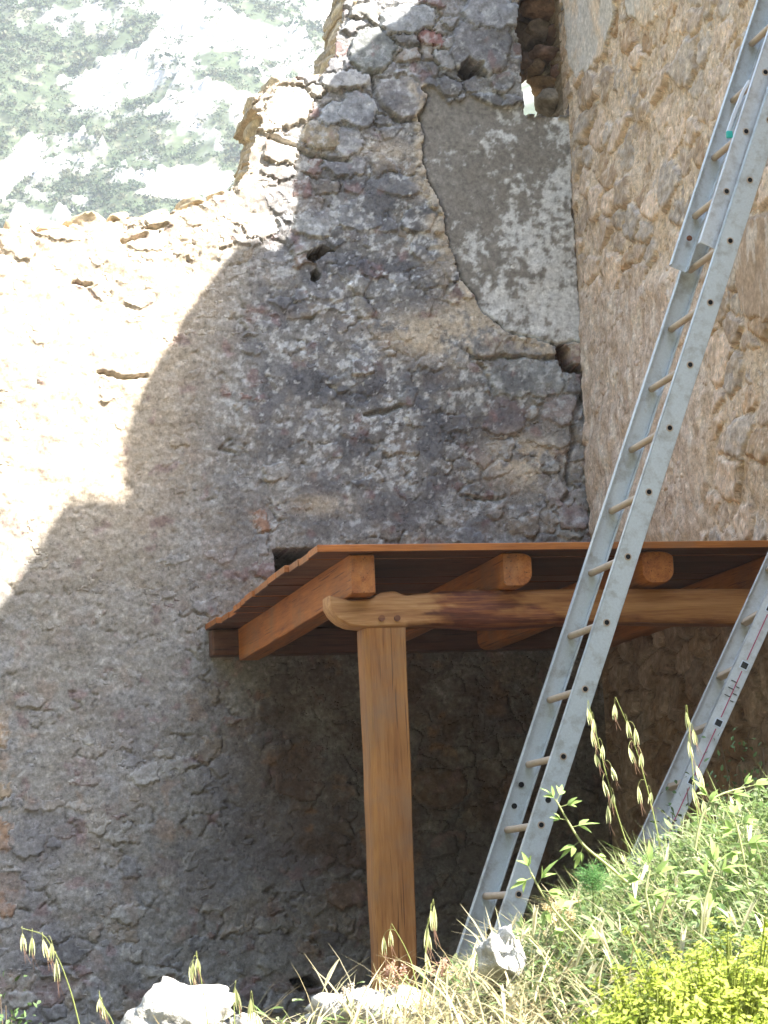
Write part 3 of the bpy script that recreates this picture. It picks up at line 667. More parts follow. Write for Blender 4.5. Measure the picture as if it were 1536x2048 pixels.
def tube_rings(p0, p1, r, n=14, k=2):
    p0 = Vector(p0); p1 = Vector(p1); d = (p1-p0).normalized()
    a = d.orthogonal().normalized(); b_ = d.cross(a)
    return [[tuple(p0.lerp(p1, i/(k-1))+a*math.cos(2*math.pi*j/n)*r+b_*math.sin(2*math.pi*j/n)*r) for j in range(n)] for i in range(k)]

# ------------------------------------------------------------------ timber shelter
YF = 9.95
pA = AT(635, 1095, YF); DX0 = pA[0]; DZ1 = pA[2]+.012; DTH = .032; DZ0 = DZ1-DTH
shelter = tag(empty('timber_shelter', (AT(790, 1300, 10.1)[0], 10.15, FLOOR)), 'orange pine lean-to shelter with plank roof on one square post', 'shelter')
NB = 14; bw = (YB-YF+.03)/NB
for i in range(NB):
    y0 = YF+i*bw; x0 = DX0+random.uniform(-.022, .016)*(i > 0); dz = random.uniform(-.004, .006)*(i > 0)
    o = finish('roof_board', box_bm(x0, XR-.01, y0+.002, y0+bw-.002, DZ0+dz, DZ1+dz), M_wx, shelter, .003, 1)
    o.data.materials.append(M_board)
    for f_ in o.data.polygons:
        if f_.normal.z < -.5: f_.material_index = 1  # undersides get the wood with shade painted in
ZT = DZ0-.002
YBM = 10.09                                    # front face of the beam and post
def log_section(w, hgt, rl, rr, n=8):
    """rectangle w x h with rounded left / right lower corners -> closed list in (x,z)"""
    pts = []
    for cx, cz, r, a0 in ((w/2-rr, hgt/2-rr*.5, rr*.5, 0), (-w/2+rl*.5, hgt/2-rl*.5, rl*.5, 90), (-w/2+rl, -hgt/2+rl, rl, 180), (w/2-rr, -hgt/2+rr, rr, 270)):
        rx = rr if cx > 0 else min(rl, r)
        for k in range(n):
            a = rad(a0+90*k/(n-1)); pts.append((cx+math.cos(a)*(rx if cx > 0 else r), cz+math.sin(a)*r))
    return pts
def rafter(px0, px1, pyb, rl, rr, seed, yfront=10.0, chamfer=0.0):
    xa = AT(px0, 1150, yfront)[0]; xb = AT(px1, 1150, yfront)[0]; w = xb-xa; zb = AT((px0+px1)/2, pyb, yfront)[2]
    hgt = ZT-zb; xc = (xa+xb)/2; zc = (ZT+zb)/2
    sec = log_section(w, hgt, rl, rr)
    rings = []
    ys = [yfront, yfront+.012]+list(np.linspace(yfront+.1, YB-.112, 16))
    for k, y in enumerate(ys):
        s = .93 if k == 0 else 1.0
        wob = .006*nz1(y, seed, .5); zb_ = .006*nz1(y, seed+9, .4)
        rings.append([(xc+wob+sx*s, y, zc+(sz*s if sz > hgt*.3 else sz*s+zb_)) for sx, sz in sec])
    return rings_obj('rafter', rings, M_wy, shelter, True, rad(50))
r_1 = rafter(700, 750, 1188, .006, .010, 1)
rafter(1006, 1066, 1172, .018, .058, 2); rafter(1284, 1350, 1166, .05, .060, 3); rafter(1560, 1622, 1164, .03, .04, 4)
# end grain plates of the rafter ends
# beam: hewn pine log, boat-shaped end over the post, bark left on it half way
bz0 = AT(800, 1250, YBM)[2]; bz1 = AT(800, 1184, YBM)[2]; bxl = AT(661, 1200, YBM)[0]
def pxz(px_, py_): p = AT(px_, py_, YBM); return p[0], p[2]
top = [(660,1190),(680,1194),(700,1199),(745,1196),(762,1184),(790,1180),(812,1190),(840,1186),(900,1180),(960,1176),(1040,1178),(1120,1177),(1250,1176),(1400,1176),(1560,1176),(1680,1178)]
bot = [(661,1214),(668,1228),(682,1242),(702,1252),(740,1256),(780,1256),(812,1255),(850,1250),(900,1252),(960,1256),(1040,1254),(1120,1247),(1250,1245),(1400,1247),(1560,1249),(1680,1251)]
tx = [pxz(*t)[0] for t in top]; tz = [pxz(*t)[1] for t in top]; bx_ = [pxz(*t)[0] for t in bot]; bzz = [pxz(*t)[1] for t in bot]
xs = np.linspace(tx[0], XR-.012, 130); NR = 44; BV = []; BC = []
xk0, xk1 = pxz(880, 1200)[0], pxz(1075, 1200)[0]; xh = pxz(905, 1220)[0]
for x in xs:
    zt = float(np.interp(x, tx, tz)); zb = float(np.interp(x, bx_, bzz)); hh = (zt-zb)/2; zc = (zt+zb)/2; dep = .15
    for k in range(NR):
        a = 2*math.pi*k/NR; c, s_ = math.cos(a), math.sin(a)
        n1_ = mnoise.fractal(Vector((x*5, c*1.5+9, s_*3)), .6, 2.1, 4)
        edge_ = .09*n1_+.05*s_                                    # wavering limits of the bark
        bark = float(sstep(xk0-.05, xk0+.05, np.array(x+edge_*1.3-.10*s_))*(1-sstep(xk1-.10, xk1+.08, np.array(x+edge_*2+.10*s_))))
        low_ = float(sstep(-.55, -.95, np.array(s_+.25*n1_)))
        bark = max(bark, low_*.8*float(x > xh-.2))
        e_ = 9-5.5*bark; q = (abs(c)**e_+abs(s_)**e_)**(-1/e_)
        q *= 1+.05*bark*n1_
        BV.append((x, YBM+dep/2+c*q*dep/2, zc+s_*q*hh)); BC.append((bark, float(sstep(xh+.06, xh-.10, np.array(x+.9*abs(s_-.1)*.12+.03*n1_))), 0))
nx_ = len(xs); BQ = [(i_*NR+k, i_*NR+(k+1) % NR, (i_+1)*NR+(k+1) % NR, (i_+1)*NR+k) for i_ in range(nx_-1) for k in range(NR)]
bt = [(k, (k+1) % NR, nx_*NR) for k in range(NR)]
BV.append(tuple(np.mean(np.array(BV[:NR]), 0)-np.array([.004, 0, 0]))); BC.append(BC[0])
beam = put(link('beam', np_mesh('beam', BV, BQ, [t_[::-1] for t_ in bt], col=np.array(BC)), M_beam), shelter)
me_ = beam.data; bm = bmesh.new(); bm.from_mesh(me_); bmesh.ops.recalc_face_normals(bm, faces=bm.faces)
for e_ in bm.edges:
    if len(e_.link_faces) == 2 and e_.calc_face_angle(0) > rad(42): e_.smooth = False
bm.to_mesh(me_); bm.free()
for px_ in (764, 795):
    p = AT(px_, 1236, YBM-.012)
    rings_obj('peg', tube_rings((p[0], YBM-.014, p[2]), (p[0], YBM+.06, p[2]), .013, 12), M_bark, beam)
# post, slightly waney on its left arris
tl = AT(728, 1256, YBM); tr = AT(813, 1256, YBM); bl = AT(757, 1930, YBM); br = AT(836, 1930, YBM)
rings = []
for k, z in enumerate(np.linspace(FLOOR-.1, tl[2], 26)):
    t = (z-bl[2])/(tl[2]-bl[2]); xa = bl[0]+(tl[0]-bl[0])*t; xb = br[0]+(tr[0]-br[0])*t
    wv = .010*nz1(z, 4, .25); w2 = .004*nz1(z, 8, .3)
    rings.append([(xa+.022+wv, YBM+.004, z), (xb-.004+w2, YBM+.004, z), (xb+w2, YBM+.010, z), (xb+w2, YBM+.14, z), (xb-.006, YBM+.146, z), (xa+.006, YBM+.146, z), (xa+wv*.5, YBM+.135, z), (xa+wv, YBM+.040+wv, z), (xa+.008+wv, YBM+.018, z)])
rings_obj('post', rings, M_wz, shelter, True, rad(30))
# wall plate along the back wall
xw = AT(424, 1290, YB-.10)[0]
finish('wall_plate', box_bm(xw, XR-.02, YB-.11, YB+.03, ZT-.135, ZT-.001), M_board, shelter, .012, 2)  # plate coloured with the same painted shade, so it recedes

# ------------------------------------------------------------------ ladders
def c_channel(p0, p1, wdir, odir, web, flange, th, name, mat, parent):
    """channel from p0 to p1; web lies across wdir, flanges run along odir (opening side)"""
    p0 = Vector(p0); p1 = Vector(p1); w = Vector(wdir).normalized(); o_ = Vector(odir).normalized()
    h_ = web/2; prof_ = [(-h_, 0), (h_, 0), (h_, flange), (h_-th*1.6, flange), (h_-th*1.2, th), (-h_+th*1.2, th), (-h_+th*1.6, flange), (-h_, flange)]
    bm = bmesh.new()
    R_ = [[bm.verts.new(p+w*a+o_*b_) for a, b_ in prof_] for p in (p0, p1)]; n = len(prof_)
    for i in range(n): bm.faces.new((R_[0][i], R_[0][(i+1) % n], R_[1][(i+1) % n], R_[1][i]))
    for r_, fl in ((R_[0], 1), (R_[1], 0)):
        for q in ((0, 1, 4, 5), (1, 2, 3, 4), (0, 5, 6, 7)):
            bm.faces.new([r_[i] for i in q])
    return finish(name, bm, mat, parent, .0022, 2)
def hollow_rung(name, p0, p1, r, mat, parent, bore_shade_mat):
    o = rings_obj(name, tube_rings(p0, p1, r, 16), mat, parent, True, rad(50))
    p0 = Vector(p0); p1 = Vector(p1); d = (p1-p0).normalized()
    c = rings_obj('bore_shade', tube_rings(p0-d*.0012, p0+d*.004, r*.68, 14), bore_shade_mat, o, True, rad(50))  # solid dark plug painting the shade inside the tube end
    if parent is not None: c.matrix_parent_inverse = Matrix()
    return o
LY = 9.294; LW = .470
LA, LB = .40204508, 2.7261581                 # x = LA*z + LB along the stile axis
lu = Vector((LA, 0, 1)).normalized(); ln = Vector((-1, 0, LA)).normalized()   # along the ladder, out of its face
def lp(z, y): return Vector((LA*z+LB, y, z))
ladder = tag(empty('extension_ladder', (LA*FLOOR+LB, LY+LW/2, FLOOR)), 'long two-section aluminium extension ladder leaning past the shelter roof', 'ladder', 'aluminium ladders')
zr0 = .292; dzr = .2598
zb_ = -.745; zt_ = 4.05
c_channel(lp(zb_, LY), lp(zt_, LY), ln, (0, 1, 0), .088, .030, .004, 'stile', M_alu, ladder)
c_channel(lp(zb_, LY+LW), lp(zt_, LY+LW), ln, (0, -1, 0), .088, .030, .004, 'stile', M_alu, ladder)
for k in range(-3, 15):
    z = zr0+dzr*k
    if z > zt_-.05: break
    hollow_rung('rung', lp(z, LY-.003), lp(z, LY+LW+.001), .0145, M_rung, ladder, M_dark)
for z, y in ((.385, LY), (.385, LY+LW-.006), (.47, LY+LW-.006)):
    p = lp(z, y)+ln*.004
    rings_obj('hole_or_bolt_disc', tube_rings(p+Vector((0, -.003, 0)), p+Vector((0, .002, 0)), .0115, 12), M_dark, ladder)  # dark discs painting the shade of open holes in the stiles
# upper (fly) section, nested inside and carried on the climber's face
fo = ln*.066; fy0, fy1 = LY+.050, LY+LW-.048
zf = None
for cand in np.linspace(2.0, 3.2, 600):
    q = lp(cand, fy1)+fo; a, b_ = PIX(*q)
    if b_ < 540: zf = cand; break
c_channel(lp(zf, fy0)+fo, lp(4.6, fy0)+fo, ln, (0, 1, 0), .082, .028, .004, 'stile', M_alu2, ladder)
c_channel(lp(zf, fy1)+fo, lp(4.6, fy1)+fo, ln, (0, -1, 0), .082, .028, .004, 'stile', M_alu, ladder)
k = 0
while True:
    z = zf+.235+dzr*k
    if z > 4.5: break
    hollow_rung('rung', lp(z, fy0-.003)+fo, lp(z, fy1+.001)+fo, .0145, M_rung, ladder, M_dark); k += 1
p = lp(zf+.13, fy1-.032)+fo; rings_obj('hole_or_bolt_disc', tube_rings(p, p+Vector((0, .006, 0)), .012, 12), M_bark, ladder)
# locking hook with turquoise tip
hp = [(1457,262),(1470,225),(1486,185),(1500,160)]
hpt = [AT(a, b_, fy0-.02) for a, b_ in hp]
hook = None
bm = bmesh.new(); prev = None
for q in hpt:
    v = [bm.verts.new((q[0]+a, q[1]+b_, q[2])) for a, b_ in ((-.008, 0), (.008, 0), (.008, .012), (-.008, .012))]
    if prev:
        for i in range(4): bm.faces.new((prev[i], prev[(i+1) % 4], v[(i+1) % 4], v[i]))
    else: bm.faces.new(v[::-1])
    prev = v
bm.faces.new(prev)
hook = finish('locking_hook', bm, M_white, ladder, .002, 1)
q = AT(1460, 268, fy0-.024)
t_ = finish('hook_tip', box_bm(q[0]-.014, q[0]+.012, q[1]-.004, q[1]+.014, q[2]-.016, q[2]+.014), M_teal, hook, .005, 2); t_.matrix_parent_inverse = Matrix()

# the shorter ladder further right
d2 = Vector((math.sin(.18), math.cos(.18), 0))
Y2 = 9.15
a_ = Vector(AT(1435, 1445, Y2)); b2 = Vector(AT(1487, 1330, Y2)); u2 = (b2-a_).normalized(); s2 = (b2-a_).length
n2 = u2.cross(d2).normalized(); n2 = n2 if n2.x < 0 else -n2
W2 = .50
lad2 = tag(empty('ladder', tuple(a_+u2*((FLOOR-a_.z)/u2.z))), 'shorter aluminium ladder with a red stripe and black squares on its stile', 'ladder', 'aluminium ladders')
tb, te = (FLOOR+.02-a_.z)/u2.z, (XR-.05-a_.x)/u2.x
c_channel(a_+u2*tb+d2*W2, a_+u2*te+d2*W2, n2, -d2, .068, .028, .004, 'stile', M_alu2, lad2)
st2 = c_channel(a_+u2*tb, a_+u2*te, n2, d2, .068, .028, .004, 'stile', M_alu2, lad2)
def flat(name, c, hu, hn, mat, parent, lift=.0018, shift=0.0):
    bm = bmesh.new(); c = c+n2*shift; o_ = -d2*lift
    v = [bm.verts.new(c+o_+u2*x*hu+n2*y*hn) for x, y in ((-1, -1), (1, -1), (1, 1), (-1, 1))]
    w = [bm.verts.new(q.co+d2*(lift-.0004)) for q in v]
    bm.faces.new(v)
    for i in range(4): bm.faces.new((v[i], w[i], w[(i+1) % 4], v[(i+1) % 4]))
    o = finish(name, bm, mat, parent); o.matrix_parent_inverse = Matrix(); return o
for k in range(int(tb/s2)-1, int(te/s2)+2):
    t = k*s2
    if t < tb+.05 or t > te-.02: continue
    c = a_+u2*t
    bm = bmesh.new(); R_ = []
    for e_ in (c+d2*.002, c+d2*(W2-.003)):
        R_.append([bm.verts.new(e_+u2*x+n2*y) for x, y in ((-.012, -.014), (.012, -.014), (.012, .014), (-.012, .014))])
    for i in range(4): bm.faces.new((R_[0][i], R_[0][(i+1) % 4], R_[1][(i+1) % 4], R_[1][i]))
    bm.faces.new(R_[0]); bm.faces.new(R_[1])
    finish('rung', bm, M_rung, lad2, .003, 1)
    flat('rung_end_rim', c, .0165, .0165, M_white, st2, .0022, -.004); flat('square_mark', c, .0125, .0125, M_ink, st2, .0032, -.004)
    if t+s2 < te: flat('red_stripe', c+u2*s2*.5, s2*.40, .0022, M_red, st2, .002, -.004)
    for j, (off, ln_) in enumerate(() if k != 1 else ((.30, .016), (.36, .010), (.42, .016), (.48, .012), (.55, .018), (.60, .010))):
        flat('scale_tick', c-u2*s2*off, .0014, ln_*.7, M_ink, st2, .0027, -.004+.012*(-1)**j)

# ------------------------------------------------------------------ limestone rocks in the sun
def rock(px_, py_, Y, size, seed, label, cuts=7, **kw):
    p = AT(px_, py_, Y); g = float(ground_z(p[0], Y))
    o = lump('limestone_rock', (p[0], Y, p[2]), size, seed, M_rock, None, (.38, .37, .345), .46, 4, cuts=cuts, **kw)
    return tag(o, label, 'rock', 'pale limestone rocks in the foreground')
rock(350, 2040, 6.6, (.165, .15, .125), 11, 'white jagged limestone rock at the bottom left, below the shaded wall')
rock(755, 2048, 6.5, (.19, .16, .105), 12, 'broad white limestone rock in front of the wooden post')
rock(1006, 1925, 6.05, (.062, .07, .085), 23, 'upright white limestone rock at the foot of the long ladder')
rock(1010, 2050, 6.2, (.10, .10, .06), 14, 'low white limestone rock among the dry grass')
rock(492, 2052, 6.4, (.045, .05, .035), 15, 'small white limestone rock beside the jagged one')
rock(600, 2075, 6.2, (.07, .06, .04), 16, 'half buried white limestone rock between the two larger ones')

# ------------------------------------------------------------------ plants
class Leafer:
    """collects strips and leaves as one mesh with a colour per vertex"""
    def __init__(s): s.V = []; s.Q = []; s.T = []; s.C = []; s.n = 0
    def add(s, V, Q=None, T=None, C=None):
        V = np.asarray(V, float).reshape(-1, 3); s.V.append(V)
        if Q is not None: s.Q.append(np.asarray(Q).reshape(-1, 4)+s.n)
        if T is not None: s.T.append(np.asarray(T).reshape(-1, 3)+s.n)
        s.C.append(np.broadcast_to(np.asarray(C, float), V.shape)); s.n += len(V)
    def strip(s, pts, widths, col, side=None, fold=0):
        pts = np.asarray(pts, float); n = len(pts)
        t = np.gradient(pts, axis=0); t /= np.linalg.norm(t, axis=1)[:, None]+1e-9
        if side is None: side = RNG.normal(size=3)
        sd = np.cross(t, side); sd /= np.linalg.norm(sd, axis=1)[:, None]+1e-9
        w = np.asarray(widths)[:, None]
        V = np.concatenate([pts-sd*w, pts+sd*w]); i = np.arange(n-1)
        s.add(V, Q=np.stack([i, i+1, n+i+1, n+i], 1), C=col)
    def tube(s, pts, r, col, k=5):
        pts = np.asarray(pts, float); n = len(pts)
        t = np.gradient(pts, axis=0); t /= np.linalg.norm(t, axis=1)[:, None]+1e-9
        a = np.cross(t, (.31, .2, .93)); a /= np.linalg.norm(a, axis=1)[:, None]+1e-9; b_ = np.cross(t, a)
        r = np.broadcast_to(r, (n,))
        V = np.concatenate([pts+(a*math.cos(2*math.pi*j/k)+b_*math.sin(2*math.pi*j/k))*r[:, None] for j in range(k)])
        i = np.arange(n-1); Q = np.concatenate([np.stack([j*n+i, j*n+i+1, ((j+1) % k)*n+i+1, ((j+1) % k)*n+i], 1) for j in range(k)])
        s.add(V, Q=Q, C=col)
    def leaf(s, base, dirv, up, L, W, col, droop=.2):
        d = np.asarray(dirv, float); d /= np.linalg.norm(d); u = np.asarray(up, float); sd = np.cross(d, u); sd /= np.linalg.norm(sd)+1e-9; u = np.cross(sd, d)
        b = np.asarray(base, float)
        tt = np.array([0, .3, .62, 1.0]); ww = np.array([.06, .5, .42, .02])*W
        mid = b+np.outer(tt*L, d)-np.outer(droop*L*tt**2, u)
        V = np.concatenate([mid-np.outer(ww, sd)+np.outer(ww*.25, u), mid, mid+np.outer(ww, sd)+np.outer(ww*.25, u)])
        i = np.arange(3); s.add(V, Q=np.concatenate([np.stack([i, i+1, 4+i+1, 4+i], 1), np.stack([4+i, 4+i+1, 8+i+1, 8+i], 1)]), C=col)
    def build(s, name, mat, parent=None, smooth=True):
        o = link(name, np_mesh(name, np.concatenate(s.V), np.concatenate(s.Q) if s.Q else None, np.concatenate(s.T) if s.T else None, col=np.concatenate(s.C), smooth=smooth), mat)
        if parent is not None: put(o, parent)
        return o
def bez(p0, p1, p2, n):
    t = np.linspace(0, 1, n)[:, None]; return (1-t)**2*np.asarray(p0)+2*t*(1-t)*np.asarray(p1)+t*t*np.asarray(p2)
def bulk_blades(base, L, dirs, bend, W, cols, seg=5):
    """many curved blades at once"""
    n = len(base); t = np.linspace(0, 1, seg)
    up = np.array([0, 0, 1.])
    P_ = base[:, None, :]+L[:, None, None]*(t[None, :, None]*(up*(1-.35*bend[:, None, None])+dirs[:, None, :]*.25)+(t[None, :, None]**2)*(dirs[:, None, :]*bend[:, None, None]*.9-up*bend[:, None, None]*.35))
    sd = np.cross(dirs, up); ang = RNG.uniform(-.9, .9, n)[:, None]
    sd = sd*np.cos(ang)+dirs*np.sin(ang)
    w = W[:, None]*np.array([.6, 1.0, .85, .55, .04])[None, :seg]
    A = P_-sd[:, None, :]*w[..., None]; B = P_+sd[:, None, :]*w[..., None]
    V = np.concatenate([A, B], 1).reshape(-1, 3)
    i = np.arange(seg-1); q = np.stack([i, i+1, seg+i+1, seg+i], 1)
    Q = (q[None]+(np.arange(n)*2*seg)[:, None, None]).reshape(-1, 4)
    return V, Q, np.repeat(cols, 2*seg, 0)
GREENS = np.array([[.20, .29, .075], [.27, .35, .11], [.36, .41, .18], [.16, .25, .07], [.42, .44, .24]])
STRAWS = np.array([[.50, .44, .26], [.56, .50, .33], [.42, .34, .18], [.46, .44, .24]])
def pick(pal, n): 
    c = pal[RNG.integers(0, len(pal), n)]; return c*RNG.uniform(.75, 1.2, (n, 1))
# meadow grass over the sunny bank
def bank_points(n, y0, y1, dens):
    out = []
    while sum(len(o) for o in out) < n:
        y = RNG.uniform(y0, y1, n); az = RNG.uniform(.02, .48, n); x = y*np.tan(az)
        k = RNG.uniform(0, 1, n) < dens(x, y); out.append(np.stack([x[k], y[k]], 1))
    p = np.concatenate(out)[:n]; return np.column_stack([p, ground_z(p[:, 0], p[:, 1])])
def dens_r(x, y): return np.clip(sstep(1.62, 2.05, x+.0*y)*1.0+.02*sstep(.6, 1.5, x), 0, 1)
nG = 24000
bs = bank_points(nG, 4.6, 7.1, dens_r)
ang = RNG.uniform(0, 2*math.pi, nG); dirs = np.stack([np.cos(ang), np.sin(ang), 0*ang], 1)
tallk = .55+.75*sstep(1.7, 2.6, bs[:, 0])
V, Q, Cc = bulk_blades(bs, RNG.uniform(.09, .26, nG)*tallk, dirs, RNG.uniform(.1, 1.2, nG), RNG.uniform(.0012, .0035, nG), pick(GREENS, nG)*.82)
lf = Leafer(); lf.add(V, Q=Q, C=Cc)
tag(lf.build('meadow_grass', M_leaf), 'green grass blades covering the sunlit bank on the right', 'grass', kind='stuff')
nS = 6500
bs = bank_points(nS, 4.5, 6.9, lambda x, y: np.clip(dens_r(x, y)*.5+.9*np.exp(-((x-1.9)/.4)**2-((y-5.8)/.7)**2)+.05, 0, 1))
ang = RNG.normal(.6, 1.3, nS); dirs = np.stack([np.cos(ang), np.sin(ang), 0*ang], 1)
V, Q, Cc = bulk_blades(bs, RNG.uniform(.10, .30, nS), dirs, RNG.uniform(.3, 1.5, nS), RNG.uniform(.001, .0042, nS), pick(STRAWS, nS)*.85)
lf = Leafer(); lf.add(V, Q=Q, C=Cc)
be_ = bank_points(150, 4.7, 6.6, lambda x, y: np.clip(dens_r(x, y), 0, 1))
for q in be_:                                   # pale bristly ears
    L_ = RNG.uniform(.06, .12); a = RNG.normal(.3, 1.2); h_ = RNG.uniform(.06, .20); d = np.array([math.cos(a)*.5, math.sin(a)*.5, 1.]); d /= np.linalg.norm(d)
    top_ = q+d*h_; lf.tube(np.stack([q, (q+top_)/2, top_]), .0008, (.5, .48, .28), 4)
    for j in range(3):
        lf.strip(bez(top_, top_+d*L_*.5, top_+d*L_+(RNG.normal()*.01, 0, -.01), 6), np.array([.001, .0045, .006, .005, .003, .0003])*RNG.uniform(.6, 1.1), np.array([.66, .62, .44])*RNG.uniform(.8, 1.1))
tag(lf.build('dry_grass', M_leaf), 'straw coloured dry grass arching over the bank', 'grass', kind='stuff')
# low leafy ground cover
nH = 14000
bs = bank_points(nH, 4.6, 7.0, dens_r); lf = Leafer()
hgt = RNG.uniform(.02, .20, nH)*(.5+.7*sstep(1.7, 2.7, bs[:, 0]))
cols = .82*pick(np.array([[.20, .29, .11], [.27, .36, .15], [.36, .42, .24], [.15, .24, .08]]), nH)
for i in range(nH):
    d = RNG.normal(size=3); d[2] = abs(d[2])*.5; lf.leaf(bs[i]+(0, 0, hgt[i]), d, (RNG.normal()*.3, RNG.normal()*.3, 1), RNG.uniform(.02, .05), RNG.uniform(.008, .018), cols[i], RNG.uniform(0, .5))
tag(lf.build('ground_cover', M_leaf), 'mixed low leafy herbs among the grass', 'herbs', kind='stuff')

# wild oats: stem, awned hanging spikelets
def oat(pts_px, Y, spikes, label, scale=1.0, gr=None):
    pts = [AT(a, b_, Y) for a, b_ in pts_px]
    root = tag(empty('wild_oat', tuple(pts[0])), label, 'grass', 'wild oat stalks')
    P_ = np.array(pts); tt = np.linspace(0, len(P_)-1, 26)
    cv = np.stack([np.interp(tt, np.arange(len(P_)), P_[:, k]) for k in range(3)], 1)
    for _ in range(3): cv[1:-1] = (cv[:-2]+2*cv[1:-1]+cv[2:])/4
    cv[:, 1] += .01*np.sin(np.linspace(0, 3, 26))
    lf = Leafer(); lf.tube(cv, np.linspace(.0017, .0007, 26)*scale, (.33, .38, .13)); lf.build('stem', M_leaf, root)
    for f, sx, L in spikes:
        i = f*25; a = np.array([np.interp(i, np.arange(26), cv[:, k]) for k in range(3)])
        lf = Leafer(); tip = a+np.array([sx, RNG.uniform(-.02, .02), -.012])
        ped = bez(a, a+(tip-a)*.6+np.array([0, 0, .022]), tip, 7); lf.tube(ped, .0005*scale, (.40, .42, .18), 4)
        l_ = L*scale*RNG.uniform(1.2, 1.75); end = tip+np.array([RNG.uniform(-.006, .012), RNG.uniform(-.01, .01), -l_])
        for sgn in (-1, 1, 0):
            e2 = end+np.array([sgn*.006, sgn*.002, 0]); body = bez(tip, (tip+e2)/2+np.array([sgn*.004, 0, 0]), e2, 7)
            lf.strip(body, np.array([.0004, .0013, .0021, .0022, .0018, .0010, .0003])*scale*RNG.uniform(.75, 1.15), (.55, .56, .30) if sgn else (.42, .48, .20), side=(RNG.normal()*.4, -1, .1))
        for sgn in (-1, 1):
            lf.strip(bez(end+(0, 0, l_*.4), end, end+np.array([sgn*.006+.010, 0, -l_*.7]), 5), np.array([.0006, .0006, .0005, .0004, .0002])*scale, (.34, .20, .14), side=(0, 1, 0))
        lf.build('spikelet', M_leaf, root)
    return root
oat([(1262,1715),(1240,1640),(1215,1550),(1195,1470),(1176,1400)], 6.3, [(.98,.0,.030),(.90,.006,.030),(.82,-.004,.028),(.72,.014,.030),(.66,-.018,.028),(.58,.020,.030),(.50,-.016,.030),(.42,.006,.028),(.36,-.012,.028)], 'tall wild oat stalk nearest the long ladder, hung with spikelets')
oat([(1322,1700),(1305,1610),(1285,1530),(1262,1460),(1232,1395)], 6.25, [(.99,.0,.032),(.86,.008,.034),(.80,.018,.030),(.66,-.022,.028),(.62,.012,.030),(.40,-.02,.028),(.36,.012,.026)], 'middle one of the three tall wild oat stalks on the bank')
oat([(1400,1720),(1398,1640),(1390,1560),(1382,1480),(1374,1410)], 6.2, [(.99,.0,.030),(.86,.008,.030),(.78,.002,.028),(.62,.014,.030),(.56,.022,.028),(.48,-.012,.028),(.40,.02,.028)], 'tall wild oat stalk in front of the shorter ladder')
oat([(165,2075),(145,1990),(122,1925),(90,1868),(42,1856)], 6.0, [(.99,.002,.030),(.88,.0,.028),(.78,.002,.028),(.72,.012,.026),(.58,.002,.036)], 'arching wild oat stalk at the far left')
oat([(240,2090),(225,2040),(206,2010),(198,1985)], 6.0, [(.98,.0,.026),(.8,.006,.024)], 'short wild oat stalk between the arching one and the jagged rock')
oat([(420,2080),(412,2010),(402,1950),(392,1905)], 6.3, [(.99,.002,.030),(.93,-.012,.028),(.86,-.022,.026)], 'wild oat stalk rising behind the jagged rock')
oat([(470,2090),(470,2030),(468,1985),(472,1965)], 6.0, [(.99,.0,.040)], 'single wild oat spike touching the right side of the jagged rock')
oat([(520,2090),(516,2050),(508,2010),(504,1985)], 6.0, [(.99,.0,.034),(.6,.004,.03)], 'leaning wild oat spike between the two big rocks')
oat([(850,2000),(852,1930),(856,1860),(866,1800)], 6.5, [(.99,.0,.040),(.94,-.006,.042),(.78,-.004,.040),(.70,.002,.034),(.5,-.004,.04)], 'wild oat with hanging pale spikelets right of the wooden post')
oat([(836,1985),(825,1925),(810,1890),(785,1850)], 6.4, [(.99,-.004,.03),(.9,-.03,.03)], 'reddish wild oat crossing the foot of the wooden post')

# tall leafy herbs
def herb(pts_px, Y, leaves, label):
    pts = np.array([AT(a, b_, Y) for a, b_ in pts_px]); root = tag(empty('leafy_herb', tuple(pts[0])), label, 'plant', 'tall leafy herbs')
    tt = np.linspace(0, len(pts)-1, 20); cv = np.stack([np.interp(tt, np.arange(len(pts)), pts[:, k]) for k in range(3)], 1)
    for _ in range(2): cv[1:-1] = (cv[:-2]+2*cv[1:-1]+cv[2:])/4
    lf = Leafer(); lf.tube(cv, np.linspace(.0042, .002, 20), (.44, .47, .24)); lf.build('stem', M_leaf, root)
    for f, ang, L in leaves:
        a = np.array([np.interp(f*19, np.arange(20), cv[:, k]) for k in range(3)])
        d = np.array([math.cos(rad(ang)), RNG.uniform(-.5, .3), math.sin(rad(ang))])
        lf = Leafer(); st_ = a+d*.018; lf.tube(np.stack([a, (a+st_)/2, st_]), .0009, (.40, .45, .2), 4)
        for off in (0, 30+RNG.normal()*8, -30+RNG.normal()*8):
            d2_ = np.array([math.cos(rad(ang+off)), d[1]+RNG.normal()*.3, math.sin(rad(ang+off))])
            c_ = np.array([.25, .35, .11])*RNG.uniform(.85, 1.25)
            lf.leaf(st_, d2_, (RNG.normal()*.8, -.7, .8), L*(1.1 if off == 0 else .75)*RNG.uniform(.75, 1.1), L*.30, c_, RNG.uniform(0, .4))
        lf.build('leaf', M_leaf, root)
herb([(1260,1770),(1215,1730),(1165,1690),(1140,1650),(1112,1600)], 5.9, [(.99,60,.036),(.97,130,.04),(.93,15,.042),(.80,170,.032),(.72,10,.046),(.55,215,.046),(.50,250,.042),(.4,-20,.036)], 'tall leafy herb with pale stem overlapping the long ladder')
herb([(1210,1960),(1170,1890),(1120,1835),(1085,1790),(1062,1745)], 5.8, [(.99,110,.045),(.95,200,.04),(.86,60,.05),(.80,-10,.05),(.66,250,.045),(.58,20,.06),(.40,190,.04),(.3,10,.05)], 'lower leafy herb leaning left beside the rock at the ladder foot')
